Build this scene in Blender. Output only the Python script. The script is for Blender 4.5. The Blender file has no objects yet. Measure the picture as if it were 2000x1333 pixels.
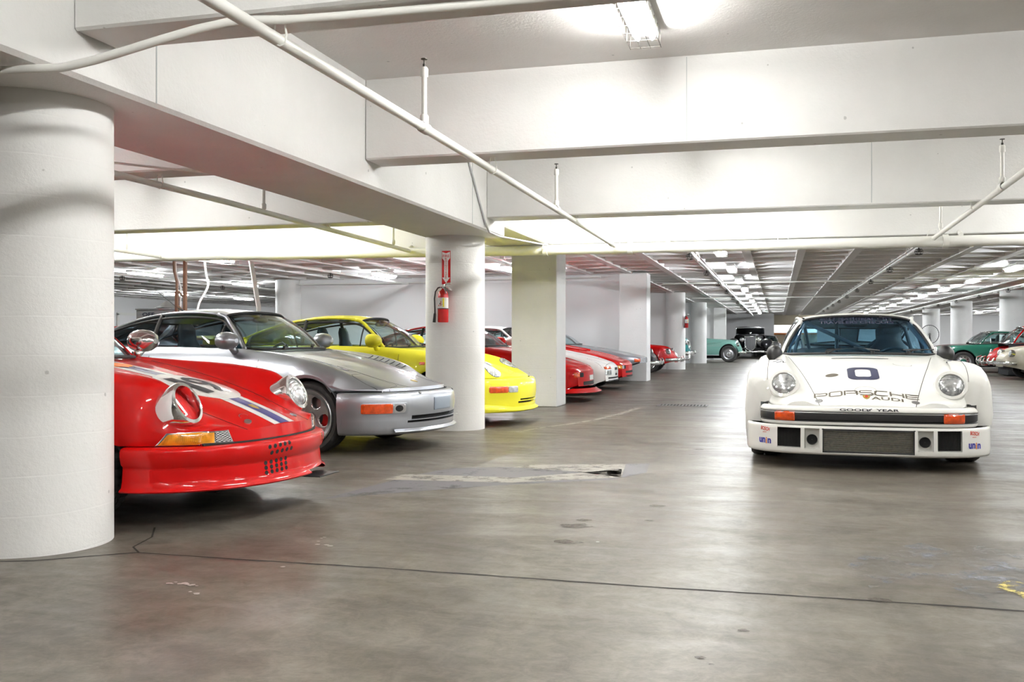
import bpy, math, random
import numpy as np
from mathutils import Vector, Matrix
from mathutils.bvhtree import BVHTree
random.seed(7)
PI=math.pi
S=bpy.context.scene
COL=S.collection
# ---------------------------------------------------------------- camera
TH=math.radians(15.25); CH=1.0; FPX=1900.0
cd=bpy.data.cameras.new('camera'); cam=bpy.data.objects.new('camera',cd); COL.objects.link(cam)
cam.location=(0,0,CH); cam.rotation_euler=(PI/2,0,TH)
cd.sensor_width=36; cd.lens=36*FPX/2000; cd.shift_y=-0.00075; cd.clip_end=300; cd.clip_start=.05
S.camera=cam
S.view_settings.view_transform='Standard'; S.view_settings.look='None'
S.view_settings.gamma=1; S.view_settings.use_curve_mapping=False
S.view_settings.exposure=1.9
S.cycles.max_bounces=8; S.cycles.diffuse_bounces=5; S.cycles.glossy_bounces=3; S.cycles.transparent_max_bounces=12
S.cycles.transmission_bounces=4
S.cycles.sample_clamp_indirect=6; S.cycles.caustics_reflective=False; S.cycles.caustics_refractive=False
W=bpy.data.worlds.new('world'); S.world=W; W.use_nodes=True
W.node_tree.nodes['Background'].inputs[0].default_value=(.8,.85,.95,1); W.node_tree.nodes['Background'].inputs[1].default_value=.3
TUBE_EMIT=60.0      # brightness of the fluorescent tubes, the only lamps of the place
# ---------------------------------------------------------------- materials
def mat(name,color=(.8,.8,.8),rough=.5,metal=0,coat=0,spec=.5,emit=None,estr=0,coat_rough=.03):
    m=bpy.data.materials.new(name); m.use_nodes=True; b=m.node_tree.nodes['Principled BSDF']
    b.inputs['Base Color'].default_value=(*color,1); b.inputs['Roughness'].default_value=rough
    b.inputs['Metallic'].default_value=metal; b.inputs['Coat Weight'].default_value=coat
    b.inputs['Coat Roughness'].default_value=coat_rough; b.inputs['Specular IOR Level'].default_value=spec
    if emit: b.inputs['Emission Color'].default_value=(*emit,1); b.inputs['Emission Strength'].default_value=estr
    return m
class NT:
    def __init__(s,m): s.t=m.node_tree; s.b=s.t.nodes['Principled BSDF']
    def n(s,typ,**k):
        x=s.t.nodes.new(typ)
        for a,v in k.items():
            if a[0]=='_': setattr(x,a[1:],v)
            else: x.inputs[a.replace('_',' ')].default_value=v
        return x
    def l(s,a,b): s.t.links.new(a,b)
    def ramp(s,fac,stops):
        r=s.t.nodes.new('ShaderNodeValToRGB'); e=r.color_ramp.elements
        while len(e)<len(stops): e.new(.5)
        for q,(p,c) in zip(e,stops): q.position=p; q.color=(*c,1) if len(c)==3 else c
        s.l(fac,r.inputs[0]); return r.outputs[0]
    def mix(s,f,a,b,mode='MIX'):
        x=s.t.nodes.new('ShaderNodeMix'); x.data_type='RGBA'; x.blend_type=mode
        for i,v in ((0,f),(6,a),(7,b)):
            if hasattr(v,'links') or hasattr(v,'is_linked'): s.l(v,x.inputs[i])
            else: x.inputs[i].default_value=v if i==0 else (*v,1)
        return x.outputs[2]
    def noise(s,scale,detail=4,rough=.6,vec=None,dist=0):
        x=s.n('ShaderNodeTexNoise',Scale=scale,Detail=detail,Roughness=rough,Distortion=dist)
        if vec is not None: s.l(vec,x.inputs['Vector'])
        return x.outputs['Fac']
    def pos(s,scale=(1,1,1),loc=(0,0,0),rot=(0,0,0)):
        g=s.n('ShaderNodeNewGeometry'); mp=s.n('ShaderNodeMapping'); mp.inputs['Scale'].default_value=scale
        mp.inputs['Location'].default_value=loc; mp.inputs['Rotation'].default_value=rot
        s.l(g.outputs['Position'],mp.inputs['Vector']); return mp.outputs[0]
    def bump(s,h,strength=.2,dist=.01):
        x=s.n('ShaderNodeBump',Strength=strength,Distance=dist); s.l(h,x.inputs['Height']); s.l(x.outputs[0],s.b.inputs['Normal'])
def paint(name,c,metal=0,rough=.5,coat=.6):
    return mat(name,c,rough,metal,coat,spec=.12)
def white_concrete(name,base=(.80,.80,.785),lines=0,b=.25):
    m=mat(name,base,.55); t=NT(m); p=t.pos()
    n1=t.noise(1.3,5,.6,p); n2=t.noise(38,4,.7,p)
    c=t.ramp(n1,[(.35,tuple(x*.93 for x in base)),(.65,base)])
    v=t.n('ShaderNodeTexVoronoi',Scale=5.5); t.l(p,v.inputs['Vector'])
    wp=t.noise(9,3,.6,p); add=t.n('ShaderNodeMath',_operation='ADD'); t.l(v.outputs['Distance'],add.inputs[0])
    mm=t.n('ShaderNodeMath',_operation='MULTIPLY'); t.l(wp,mm.inputs[0]); mm.inputs[1].default_value=.22; t.l(mm.outputs[0],add.inputs[1])
    pit=t.ramp(add.outputs[0],[(.135,(1,1,1)),(.155,(0,0,0))])
    c=t.mix(pit,c,tuple(x*.62 for x in base)); t.l(c,t.b.inputs['Base Color'])
    h=n2
    if lines:
        wv=t.n('ShaderNodeTexWave',Scale=lines,Distortion=.9,Detail=2,Detail_Scale=.8); wv.bands_direction='Z'; wv.wave_profile='SAW'
        t.l(t.pos((1,1,1)),wv.inputs['Vector'])
        e=t.ramp(wv.outputs['Fac'],[(0,(.75,.75,.75)),(.03,(.15,.15,.15)),(.08,(.42,.42,.42)),(1,(.5,.5,.5))])
        mx=t.mix(.55,e,n2); h=mx
    t.bump(h,b,.012)
    return m
M={}
M['concrete_white']=white_concrete('painted_concrete')
M['column_white']=white_concrete('column_paint',lines=1.7,b=.35)
M['wall_white']=mat('wall_paint',(.80,.80,.80),.6)
M['soffit']=white_concrete('soffit_paint',(.74,.73,.71))
M['pipe']=mat('pipe_paint',(.80,.80,.76),.35)
M['pipe_grey']=mat('conduit_grey',(.50,.51,.52),.4)
M['waffle']=mat('waffle_paint',(.82,.81,.80),.6)
def floor_mat():
    m=mat('polished_concrete',(.3,.28,.24),.35); t=NT(m)
    p=t.pos((1,1,1)); ps=t.pos((.55,1.6,1),rot=(0,0,.25))
    a=t.noise(.55,7,.62,ps,1.2); b=t.noise(3.2,6,.7,p,.6); c=t.noise(60,3,.6,p)
    col=t.ramp(a,[(.34,(.045,.034,.023)),(.46,(.085,.070,.050)),(.55,(.125,.108,.084)),(.66,(.21,.192,.162))])
    col=t.mix(.5,col,t.ramp(b,[(.36,(.035,.028,.020)),(.52,(.105,.090,.068)),(.66,(.22,.203,.172))]))
    col=t.mix(.28,col,t.ramp(t.noise(11,6,.75,t.pos((1,1,1),rot=(0,0,.6)),.9),[(.38,(.03,.025,.02)),(.62,(.24,.22,.19))]))
    col=t.mix(.10,col,t.ramp(c,[(.35,(.04,.034,.028)),(.65,(.20,.185,.16))]))
    # tyre scrubbing: darker streaks lying along the aisle
    st=t.noise(1.1,5,.7,t.pos((2.8,.22,1),rot=(0,0,-.5)),.5)
    col=t.mix(t.ramp(st,[(.50,(0,0,0)),(.72,(.5,.5,.5))]),col,(.07,.063,.055))
    sp=t.n('ShaderNodeTexVoronoi',Scale=.9); t.l(p,sp.inputs['Vector'])
    col=t.mix(t.ramp(sp.outputs['Distance'],[(.02,(.8,.8,.8)),(.035,(0,0,0))]),col,(.035,.028,.022))
    t.l(col,t.b.inputs['Base Color'])
    r=t.ramp(t.noise(1.7,6,.7,ps,.8),[(.3,(.28,.28,.28)),(.7,(.52,.52,.52))]); t.l(r,t.b.inputs['Roughness'])
    t.b.inputs['Specular IOR Level'].default_value=.45
    t.bump(t.mix(.5,b,c),.10,.01)
    return m
M['floor']=floor_mat()
def worn(name,c,lo=.42,hi=.55,scale=7):
    m=mat(name,c,.5); t=NT(m); n=t.noise(scale,6,.75,t.pos((1,1,1)))
    f=t.ramp(n,[(lo,(0,0,0)),(hi,(1,1,1))]); tr=t.n('ShaderNodeBsdfTransparent'); mx=t.n('ShaderNodeMixShader')
    t.l(f,mx.inputs[0]); t.l(tr.outputs[0],mx.inputs[1]); t.l(t.b.outputs[0],mx.inputs[2])
    t.l(mx.outputs[0],t.t.nodes['Material Output'].inputs[0]); return m
M['mark_grey']=worn('worn_grey_floor_paint',(.12,.116,.128),.25,.45,3)
M['mark_white']=worn('worn_white_floor_paint',(.30,.28,.245),.32,.50,7)
M['mark_yellow']=worn('worn_yellow_floor_paint',(.60,.50,.14),.48,.56,11)
M['mark_blue']=worn('worn_blue_floor_paint',(.24,.25,.28),.50,.66,5)
M['joint']=mat('joint_dark',(.012,.010,.008),.8)
M['stain']=worn('oil_stain',(.07,.055,.04),.38,.60,14)
M['emit']=mat('fluorescent_tube',(1,1,1),.5,emit=(1,.99,.965),estr=TUBE_EMIT)
M['emit_cool']=mat('fluorescent_tube_cool',(1,1,1),.5,emit=(.93,.965,1),estr=TUBE_EMIT*1.3)
M['housing']=mat('lamp_housing',(.75,.75,.72),.4)
M['wire']=mat('dark_wire',(.05,.045,.04),.5,.6)
M['black']=mat('black_plastic',(.012,.012,.013),.45)
M['rubber']=mat('rubber',(.02,.02,.02),.65)
M['tyre']=mat('tyre_rubber',(.028,.027,.026),.62)
M['dark']=mat('dark_inside',(.008,.008,.008),.9)
M['cabin']=mat('cabin_dark',(.02,.022,.025),.7)
M['leather_blue']=mat('dark_blue_leather',(.018,.045,.065),.45)
M['chrome']=mat('chrome',(.82,.82,.83),.08,1)
M['alloy']=mat('alloy',(.62,.62,.63),.28,1)
M['steel']=mat('satin_steel',(.45,.45,.46),.35,1)
M['caliper']=mat('red_caliper',(.6,.01,.01),.35,coat=.5)
M['white_paint']=paint('white_car_paint',(.80,.80,.765))
M['red_paint']=paint('red_car_paint',(.50,.0008,.0008))
M['silver_paint']=paint('silver_car_paint',(.44,.465,.51),metal=.8,rough=.34)
M['yellow_paint']=paint('yellow_car_paint',(.84,.78,.045))
M['green_paint']=paint('dark_green_car_paint',(.012,.10,.065))
M['mint_paint']=paint('mint_car_paint',(.20,.42,.36))
M['teal_paint']=paint('teal_car_paint',(.0,.20,.20))
M['black_paint']=paint('black_car_paint',(.008,.008,.010))
M['maroon_paint']=paint('maroon_car_paint',(.10,.008,.012))
M['beige_paint']=paint('beige_car_paint',(.42,.39,.31))
M['grey_paint']=paint('grey_car_paint',(.30,.31,.33),metal=.6)
M['cyan_paint']=paint('cyan_car_paint',(.05,.40,.48))
M['ink']=mat('black_lettering',(.03,.03,.035),.5)
M['ink_brown']=mat('dark_olive_lettering',(.10,.085,.06),.5)
M['ink_navy']=mat('navy_lettering',(.028,.032,.07),.45)
M['ink_red']=mat('red_lettering',(.60,.05,.02),.5)
M['ink_blue']=mat('blue_lettering',(.03,.03,.30),.5)
M['ink_orange']=mat('orange_lettering',(.80,.22,.02),.5)
M['stripe_white']=mat('white_stripe',(.80,.80,.78),.35,coat=1)
M['stripe_blue']=mat('blue_stripe',(.06,.06,.26),.35,coat=1)
M['gold']=mat('gold_badge',(.60,.42,.10),.35,.7)
def lens(name,c,e=.0):
    m=mat(name,c,.12,coat=1); t=NT(m)
    w=t.n('ShaderNodeTexWave',Scale=55,Distortion=0); tc=t.n('ShaderNodeTexCoord'); t.l(tc.outputs['Object'],w.inputs['Vector']); w.bands_direction='Y'
    t.bump(w.outputs['Fac'],.3,.004)
    t.l(t.ramp(t.noise(22,2,.5,tc.outputs['Object']),[(.35,tuple(x*.65 for x in c)),(.65,c)]),t.b.inputs['Base Color'])
    return m
M['amber']=lens('amber_lens',(.85,.33,.015)); M['orange']=lens('orange_lens',(.85,.09,.008)); M['clear_lens']=lens('clear_lens',(.62,.64,.66))
def glass(name,tint=(.80,.90,.90),refl=1.0):
    m=bpy.data.materials.new(name); m.use_nodes=True; t=m.node_tree; t.nodes.remove(t.nodes['Principled BSDF'])
    tr=t.nodes.new('ShaderNodeBsdfTransparent'); tr.inputs[0].default_value=(*tint,1)
    gl=t.nodes.new('ShaderNodeBsdfGlossy'); gl.inputs['Roughness'].default_value=.02; gl.inputs[0].default_value=(*(refl if hasattr(refl,'__len__') else (.9*refl,.93*refl,.96*refl)),1)
    lw=t.nodes.new('ShaderNodeLayerWeight'); lw.inputs['Blend'].default_value=.5; pw=t.nodes.new('ShaderNodeMath'); pw.operation='POWER'; pw.inputs[1].default_value=5; t.links.new(lw.outputs['Facing'],pw.inputs[0])
    fr=t.nodes.new('ShaderNodeMath'); fr.operation='MULTIPLY_ADD'; fr.inputs[1].default_value=.95; fr.inputs[2].default_value=.045; t.links.new(pw.outputs[0],fr.inputs[0]); mx=t.nodes.new('ShaderNodeMixShader')
    t.links.new(fr.outputs[0],mx.inputs[0]); t.links.new(tr.outputs[0],mx.inputs[1]); t.links.new(gl.outputs[0],mx.inputs[2])
    t.links.new(mx.outputs[0],t.nodes['Material Output'].inputs[0]); return m
M['glass']=glass('car_glass'); M['glass_dark']=glass('tinted_car_glass',(.34,.42,.46)); M['glass_clear']=glass('lens_glass',(.95,.97,.97))
M['glass_blue']=glass('blue_windshield_glass',(.62,.82,.95),(.45,.70,1.0))
def headlens(name='fluted_headlamp'):
    m=mat(name,(.68,.70,.70),.15,.55,coat=1); t=NT(m); tc=t.n('ShaderNodeTexCoord')
    w=t.n('ShaderNodeTexWave',Scale=22); w.bands_direction='X'; t.l(tc.outputs['Object'],w.inputs['Vector'])
    n=t.noise(14,3,.6,tc.outputs['Object']); t.bump(t.mix(.5,w.outputs['Fac'],n),.6,.01)
    t.l(t.ramp(n,[(.35,(.25,.26,.27)),(.5,(.62,.64,.65)),(.7,(.85,.86,.86))]),t.b.inputs['Base Color']); return m
M['headlens']=headlens()
def radiator_mat():
    m=mat('radiator_core',(.10,.095,.06),.5,.6); t=NT(m); tc=t.n('ShaderNodeTexCoord')
    n=t.noise(60,4,.7,tc.outputs['Object']); t.l(t.ramp(n,[(.3,(.06,.055,.035)),(.7,(.26,.24,.15))]),t.b.inputs['Base Color']); return m
M['radiator']=radiator_mat()
def mesh_mat():
    m=mat('wire_mesh',(.3,.3,.3),.4,.8); t=NT(m); tc=t.n('ShaderNodeTexCoord'); c=t.n('ShaderNodeTexChecker',Scale=160)
    t.l(tc.outputs['Object'],c.inputs['Vector']); t.l(t.mix(c.outputs['Fac'],(.02,.02,.02),(.65,.65,.65)),t.b.inputs['Base Color']); return m
M['mesh']=mesh_mat()
# ---------------------------------------------------------------- helpers
def link(o,parent=None):
    COL.objects.link(o)
    if parent is not None: o.parent=parent
    return o
def mesh_obj(name,V,F,material,parent=None,smooth=False,normals=None):
    me=bpy.data.meshes.new(name); me.from_pydata([tuple(map(float,v)) for v in V],[],F)
    if material is not None: me.materials.append(M[material] if isinstance(material,str) else material)
    if smooth: me.polygons.foreach_set('use_smooth',[True]*len(me.polygons))
    me.update()
    if normals is not None: me.normals_split_custom_set_from_vertices([tuple(map(float,n)) for n in normals])
    return link(bpy.data.objects.new(name,me),parent)
class MB:
    def __init__(s): s.V=[]; s.F=[]
    def add(s,V,F):
        b=len(s.V); s.V+=[tuple(map(float,v)) for v in V]; s.F+=[tuple(b+i for i in f) for f in F]; return s
    def box(s,x0,x1,y0,y1,z0,z1,bev=0):
        if bev<=0:
            V=[(x,y,z) for x in (x0,x1) for y in (y0,y1) for z in (z0,z1)]
            return s.add(V,[(0,1,3,2),(4,6,7,5),(0,4,5,1),(2,3,7,6),(0,2,6,4),(1,5,7,3)])
        b=bev; V=[];F=[]; idx={}
        for sx in (0,1):
            for sy in (0,1):
                for sz in (0,1):
                    X=(x0,x1)[sx];Y=(y0,y1)[sy];Z=(z0,z1)[sz];dx=(b,-b)[sx];dy=(b,-b)[sy];dz=(b,-b)[sz]
                    for k,q in enumerate(((X,Y+dy,Z+dz),(X+dx,Y,Z+dz),(X+dx,Y+dy,Z))): idx[sx,sy,sz,k]=len(V); V.append(q)
        for a in (0,1):
            F.append(tuple(idx[a,p,q,0] for p,q in ((0,0),(0,1),(1,1),(1,0))))
            F.append(tuple(idx[p,a,q,1] for p,q in ((0,0),(0,1),(1,1),(1,0))))
            F.append(tuple(idx[p,q,a,2] for p,q in ((0,0),(0,1),(1,1),(1,0))))
        for p in (0,1):
            for q in (0,1):
                F.append((idx[0,p,q,1],idx[1,p,q,1],idx[1,p,q,2],idx[0,p,q,2]))
                F.append((idx[p,0,q,0],idx[p,1,q,0],idx[p,1,q,2],idx[p,0,q,2]))
                F.append((idx[p,q,0,0],idx[p,q,1,0],idx[p,q,1,1],idx[p,q,0,1]))
        for k in idx:
            if k[3]==0: F.append((idx[k[0],k[1],k[2],0],idx[k[0],k[1],k[2],1],idx[k[0],k[1],k[2],2]))
        return s.add(V,F)
    def grid(s,P,closed=False,flip=False):
        P=np.asarray(P,float); n,m=P.shape[:2]; F=[]
        for i in range(n-1 if not closed else n):
            for j in range(m-1):
                a=i*m+j;b=((i+1)%n)*m+j; f=(a,a+1,b+1,b); F.append(f[::-1] if flip else f)
        return s.add(P.reshape(-1,3),F)
    def tube(s,pts,r,n=10,closed=False,cap=True):
        P=[Vector(p) for p in pts]; N=len(P); rs=r if hasattr(r,'__len__') else [r]*N
        rings=[];up=None
        for i,p in enumerate(P):
            a=P[i-1] if (i>0 or closed) else P[i]; b=P[(i+1)%N] if (i<N-1 or closed) else P[i]
            t=(b-a); t=t.normalized() if t.length>1e-9 else Vector((0,0,1))
            if up is None:
                up=Vector((0,0,1)) if abs(t.z)<.9 else Vector((1,0,0))
            u=(up-t*up.dot(t)); u=u.normalized() if u.length>1e-6 else t.orthogonal().normalized(); up=u; w=t.cross(u)
            rings.append([p+(u*math.cos(2*PI*k/n)+w*math.sin(2*PI*k/n))*rs[i] for k in range(n)])
        V=[q for R in rings for q in R]; F=[]
        for i in range(N if closed else N-1):
            for k in range(n):
                a=i*n+k;b=i*n+(k+1)%n;c=((i+1)%N)*n+(k+1)%n;d=((i+1)%N)*n+k; F.append((a,b,c,d))
        if cap and not closed: F.append(tuple(range(n))[::-1]); F.append(tuple((N-1)*n+k for k in range(n)))
        return s.add(V,F)
    def lathe(s,prof,n=24,mtx=None,ang=2*PI,a0=0):
        V=[];F=[];full=abs(ang-2*PI)<1e-6; cnt=n if full else n+1; m=len(prof)
        for k in range(cnt):
            a=a0+ang*k/n
            for r,z in prof:
                v=Vector((r*math.cos(a),r*math.sin(a),z)); V.append(mtx@v if mtx else v)
        for k in range(n):
            for j in range(m-1):
                a=k*m+j;b=((k+1)%cnt)*m+j; F.append((a,b,b+1,a+1))
        return s.add(V,F)
    def prism(s,poly,z0,z1,mtx=None):
        n=len(poly); V=[Vector((x,y,z)) for z in (z0,z1) for x,y in poly]
        if mtx: V=[mtx@v for v in V]
        return s.add(V,[tuple(range(n))[::-1],tuple(range(n,2*n))]+[(i,(i+1)%n,n+(i+1)%n,n+i) for i in range(n)])
    def obj(s,name,material,parent=None,smooth=False,autosmooth=None):
        o=mesh_obj(name,s.V,s.F,material,parent,smooth or autosmooth is not None)
        if autosmooth is not None:
            try: o.data.set_sharp_from_angle(angle=math.radians(autosmooth))
            except Exception: pass
        return o
def tag(o,label=None,cat=None,group=None,kind=None):
    if label: o['label']=label
    if cat: o['category']=cat
    if group: o['group']=group
    if kind: o['kind']=kind
    return o
def thing(name,label,cat,loc=(0,0,0),rotz=0,group=None):
    o=bpy.data.objects.new(name,None); o.empty_display_size=.1; link(o); o.location=loc; o.rotation_euler=(0,0,rotz)
    return tag(o,label,cat,group)
def copy_tree(o,parent=None):
    c=o.copy(); COL.objects.link(c)
    if parent is not None: c.parent=parent
    for ch in list(o.children): copy_tree(ch,c)
    return c
def pchip(keys):
    k=np.array(sorted(keys),float); x,y=k[:,0],k[:,1]
    if len(x)==1: return lambda q: np.full(np.shape(q),y[0]) if np.shape(q) else float(y[0])
    h=np.diff(x); d=np.diff(y)/h; m=np.zeros_like(y)
    m[0]=d[0]; m[-1]=d[-1]
    for i in range(1,len(x)-1):
        if d[i-1]*d[i]>0:
            w1=2*h[i]+h[i-1];w2=h[i]+2*h[i-1]; m[i]=(w1+w2)/(w1/d[i-1]+w2/d[i])
    def f(q):
        q=np.clip(q,x[0],x[-1]); i=np.clip(np.searchsorted(x,q)-1,0,len(h)-1); t=(q-x[i])/h[i]
        return y[i]*(1+2*t)*(1-t)**2+m[i]*h[i]*t*(1-t)**2+y[i+1]*t*t*(3-2*t)+m[i+1]*h[i]*t*t*(t-1)
    return f
def catmull(P,n):
    """smooth polyline through the rows P (k x d), n steps a span; returns (k-1)*n+1 points"""
    P=np.asarray(P,float); k=len(P); Q=np.vstack([2*P[0]-P[1],P,2*P[-1]-P[-2]]); out=[]
    for i in range(k-1):
        p0,p1,p2,p3=Q[i:i+4]
        l1=max(np.linalg.norm(p1-p0),1e-6)**.5;l2=max(np.linalg.norm(p2-p1),1e-6)**.5;l3=max(np.linalg.norm(p3-p2),1e-6)**.5
        m1=(p1-p0)/l1-(p2-p0)/(l1+l2)+(p2-p1)/l2; m2=(p2-p1)/l2-(p3-p1)/(l2+l3)+(p3-p2)/l3; m1=m1*l2; m2=m2*l2
        for a in range(n):
            t=a/n; out.append(p1*(1+2*t)*(1-t)**2+m1*t*(1-t)**2+p2*t*t*(3-2*t)+m2*t*t*(t-1))
    out.append(P[-1]); return np.array(out)
def resample(P,n):
    P=np.asarray(P,float); d=np.r_[0,np.cumsum(np.linalg.norm(np.diff(P,axis=0),axis=1))]; q=np.linspace(0,d[-1],n)
    return np.stack([np.interp(q,d,P[:,k]) for k in range(P.shape[1])],-1)
def curve(P,n,sub=8): return resample(catmull(P,sub),n)
def skin(rows,n=3):
    """rows: list of equal length polylines; smooth surface through them"""
    R=np.array(rows); cols=[catmull(R[:,j],n) for j in range(R.shape[1])]; return np.stack(cols,1)
def grid_normals(P):
    du=np.gradient(P,axis=0); dv=np.gradient(P,axis=1); n=np.cross(du,dv); l=np.linalg.norm(n,axis=-1,keepdims=True); l[l<1e-9]=1
    return n/l
def sub_grid(P,N,i0,i1,j0,j1,name,material,parent,keep=None,flip=False):
    A=P[i0:i1+1,j0:j1+1]; B=N[i0:i1+1,j0:j1+1]; n,m=A.shape[:2]; F=[]
    for i in range(n-1):
        for j in range(m-1):
            if keep is not None and not keep(i0+i,j0+j): continue
            a=i*m+j; f=(a,a+m,a+m+1,a+1); F.append(f[::-1] if flip else f)
    V=A.reshape(-1,3); NN=B.reshape(-1,3)
    if F:
        Q=np.array(F); g=np.cross(V[Q[:,2]]-V[Q[:,0]],V[Q[:,3]]-V[Q[:,1]])
        if (g*NN[Q[:,0]]).sum()<0: F=[f[::-1] for f in F]
    used=sorted({k for f in F for k in f}); mp={k:q for q,k in enumerate(used)}
    return mesh_obj(name,V[used],[tuple(mp[k] for k in f) for f in F],material,parent,True,NN[used])
def mirror(P): Q=np.array(P,float).copy(); Q[...,1]*=-1; return Q
def axis_m(loc,normal,up=(0,0,1)):
    z=Vector(normal).normalized(); u=Vector(up); x=u.cross(z)
    x=x.normalized() if x.length>1e-6 else z.orthogonal().normalized(); y=z.cross(x)
    m=Matrix((x,y,z)).transposed().to_4x4(); m.translation=Vector(loc); return m
# ---------------------------------------------------------------- building
Z_SLAB=2.95; Z_BEAM=2.345; Z_W=2.62; YW=13.26
def structure():
    f=MB().box(-24,26,-9,70,-.25,0).obj('floor','floor'); tag(f,'worn polished grey brown concrete floor of the parking garage',kind='structure')
    # slabs
    ce=MB().box(-24,26,-9,YW,Z_SLAB,Z_SLAB+.25).obj('ceiling','soffit'); tag(ce,'white painted flat concrete slab between the deep beams',kind='structure')
    for y0,y1,z in ((-5.7,-5.38,Z_BEAM),(-2.55,-2.23,Z_BEAM),(.45,.77,Z_BEAM),(3.61,3.91,2.36),(6.74,7.06,2.352),(9.90,10.22,2.30),(12.92,13.26,2.30)):
        for x0,x1 in ((-24,-3.84),(-2.98,26)):
            MB().box(x0,x1,y0,y1,z,Z_SLAB+.01,.012).obj('beam','concrete_white',ce)
    MB().box(-3.84,-2.98,-9,10.62,2.16,Z_SLAB+.02,.02).obj('girder','concrete_white',ce)
    MB().box(-3.80,-2.98,10.62,YW,2.29,Z_SLAB+.02,.02).obj('girder','concrete_white',ce)
    w=MB().box(-24,26,YW,70,3.0,3.25).obj('ceiling','waffle'); tag(w,'white coffered waffle slab over the far half of the garage',kind='structure')
    # waffle ribs: tapered bars; transverse ones slightly arched between the long ribs
    def rib(x0,y0,x1,y1,zb=Z_W,wb=.075,wt=.13):
        d=Vector((x1-x0,y1-y0,0)).normalized(); n=Vector((-d.y,d.x,0)); V=[]
        for (x,y) in ((x0,y0),(x1,y1)):
            for o,z in ((-wt,3.01),(-wb,zb),(wb,zb),(wt,3.01)): V.append(Vector((x,y,z))+n*o)
        return V,[(0,1,2,3),(7,6,5,4),(0,4,5,1),(1,5,6,2),(2,6,7,3)]
    for k in range(-22,30):
        x=-2.50+.975*k+.0
        if -24<x<26: b=MB(); b.add(*rib(x,YW,x,70)); b.obj('rib','waffle',w)
    for k in range(56):
        y=YW+.5+1.0*k
        if y<69.6: b=MB(); b.add(*rib(-24,y,26,y,Z_W+.012,.06,.17)); b.obj('rib','waffle',w)
    MB().box(-24,26,YW-.02,YW+.12,Z_W,3.2).obj('edge_beam','concrete_white',w)
    for n,a in (('wall_left',(-24.2,-24,-9,70,0,3.2)),('wall_right',(26,26.2,-9,70,0,3.2)),('wall_rear',(-24.2,26.2,-9.2,-9,0,3.2)),('wall_far',(-24.2,26.2,70,70.2,0,3.2))):
        tag(MB().box(*a).obj(n,'wall_white'),kind='structure')
    tag(MB().box(-12.75,-3.75,24.0,24.18,0,Z_W+.02).obj('wall_partition','wall_white'),'smooth white cross wall behind the parked cars',kind='structure')
    tag(MB().box(-12.75,-3.75,24.18-.25,24.0,Z_W-.14,Z_W+.02).obj('trim_1','wall_white'),kind='structure')
    tag(MB().box(-14,-3.7,33.75,33.93,0,Z_W+.02).obj('wall_partition','wall_white'),kind='structure')
    tag(MB().box(-14,-3.6,43.0,43.18,0,Z_W+.02).obj('wall_partition','wall_white'),kind='structure')
    tag(MB().box(-14,-2.9,50.2,50.4,0,Z_W+.02).obj('wall_partition','wall_white'),kind='structure')
    # far wall block that closes the aisle behind the black saloon
    tag(MB().box(-3.2,-.2,62,62.2,0,Z_W+.02).obj('wall_partition','wall_white'),kind='structure')
    # columns
    def col_r(x,y,r,top,label):
        b=MB(); b.lathe([(r,0),(r,top)],64,Matrix.Translation((x,y,0))); return tag(b.obj('column','column_white',None,True),label,'column')
    def col_b(x0,x1,y0,y1,top,label): return tag(MB().box(x0,x1,y0,y1,0,top,.01).obj('column','column_white'),label,'column')
    col_r(-3.55,4.02,.37,2.17,'thick round white column at the left edge, in front of the red race car')
    col_r(-3.525,10.48,.335,2.30,'round white column that carries the fire extinguisher')
    col_b(-3.88,-3.18,14.2,14.85,Z_W+.02,'square white column just behind the yellow car nose')
    col_b(-3.72,-3.05,23.6,24.3,Z_W+.02,'square white column at the nose of the grey wedge-shaped car')
    col_r(-3.37,33.75,.33,Z_W+.02,'round white column beside the classic cars with chrome bumpers')
    col_r(-3.28,42.9,.33,Z_W+.02,'round white column between the teal truck and the mint car')
    col_b(-3.1,-2.5,50.0,50.6,Z_W+.02,'square white column far away behind the mint car')
    col_r(-12.85,24.0,.36,Z_W+.02,'round white column at the left end of the white cross wall')
    col_r(7.5,35.2,.42,Z_W+.02,'round white column behind the red classic car on the right')
    col_r(7.5,44.6,.42,Z_W+.02,'round white column behind the dark green car on the right')
    col_r(7.7,54.4,.42,Z_W+.02,'farthest round white column on the right, beside the louvred vent')
structure()
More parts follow.
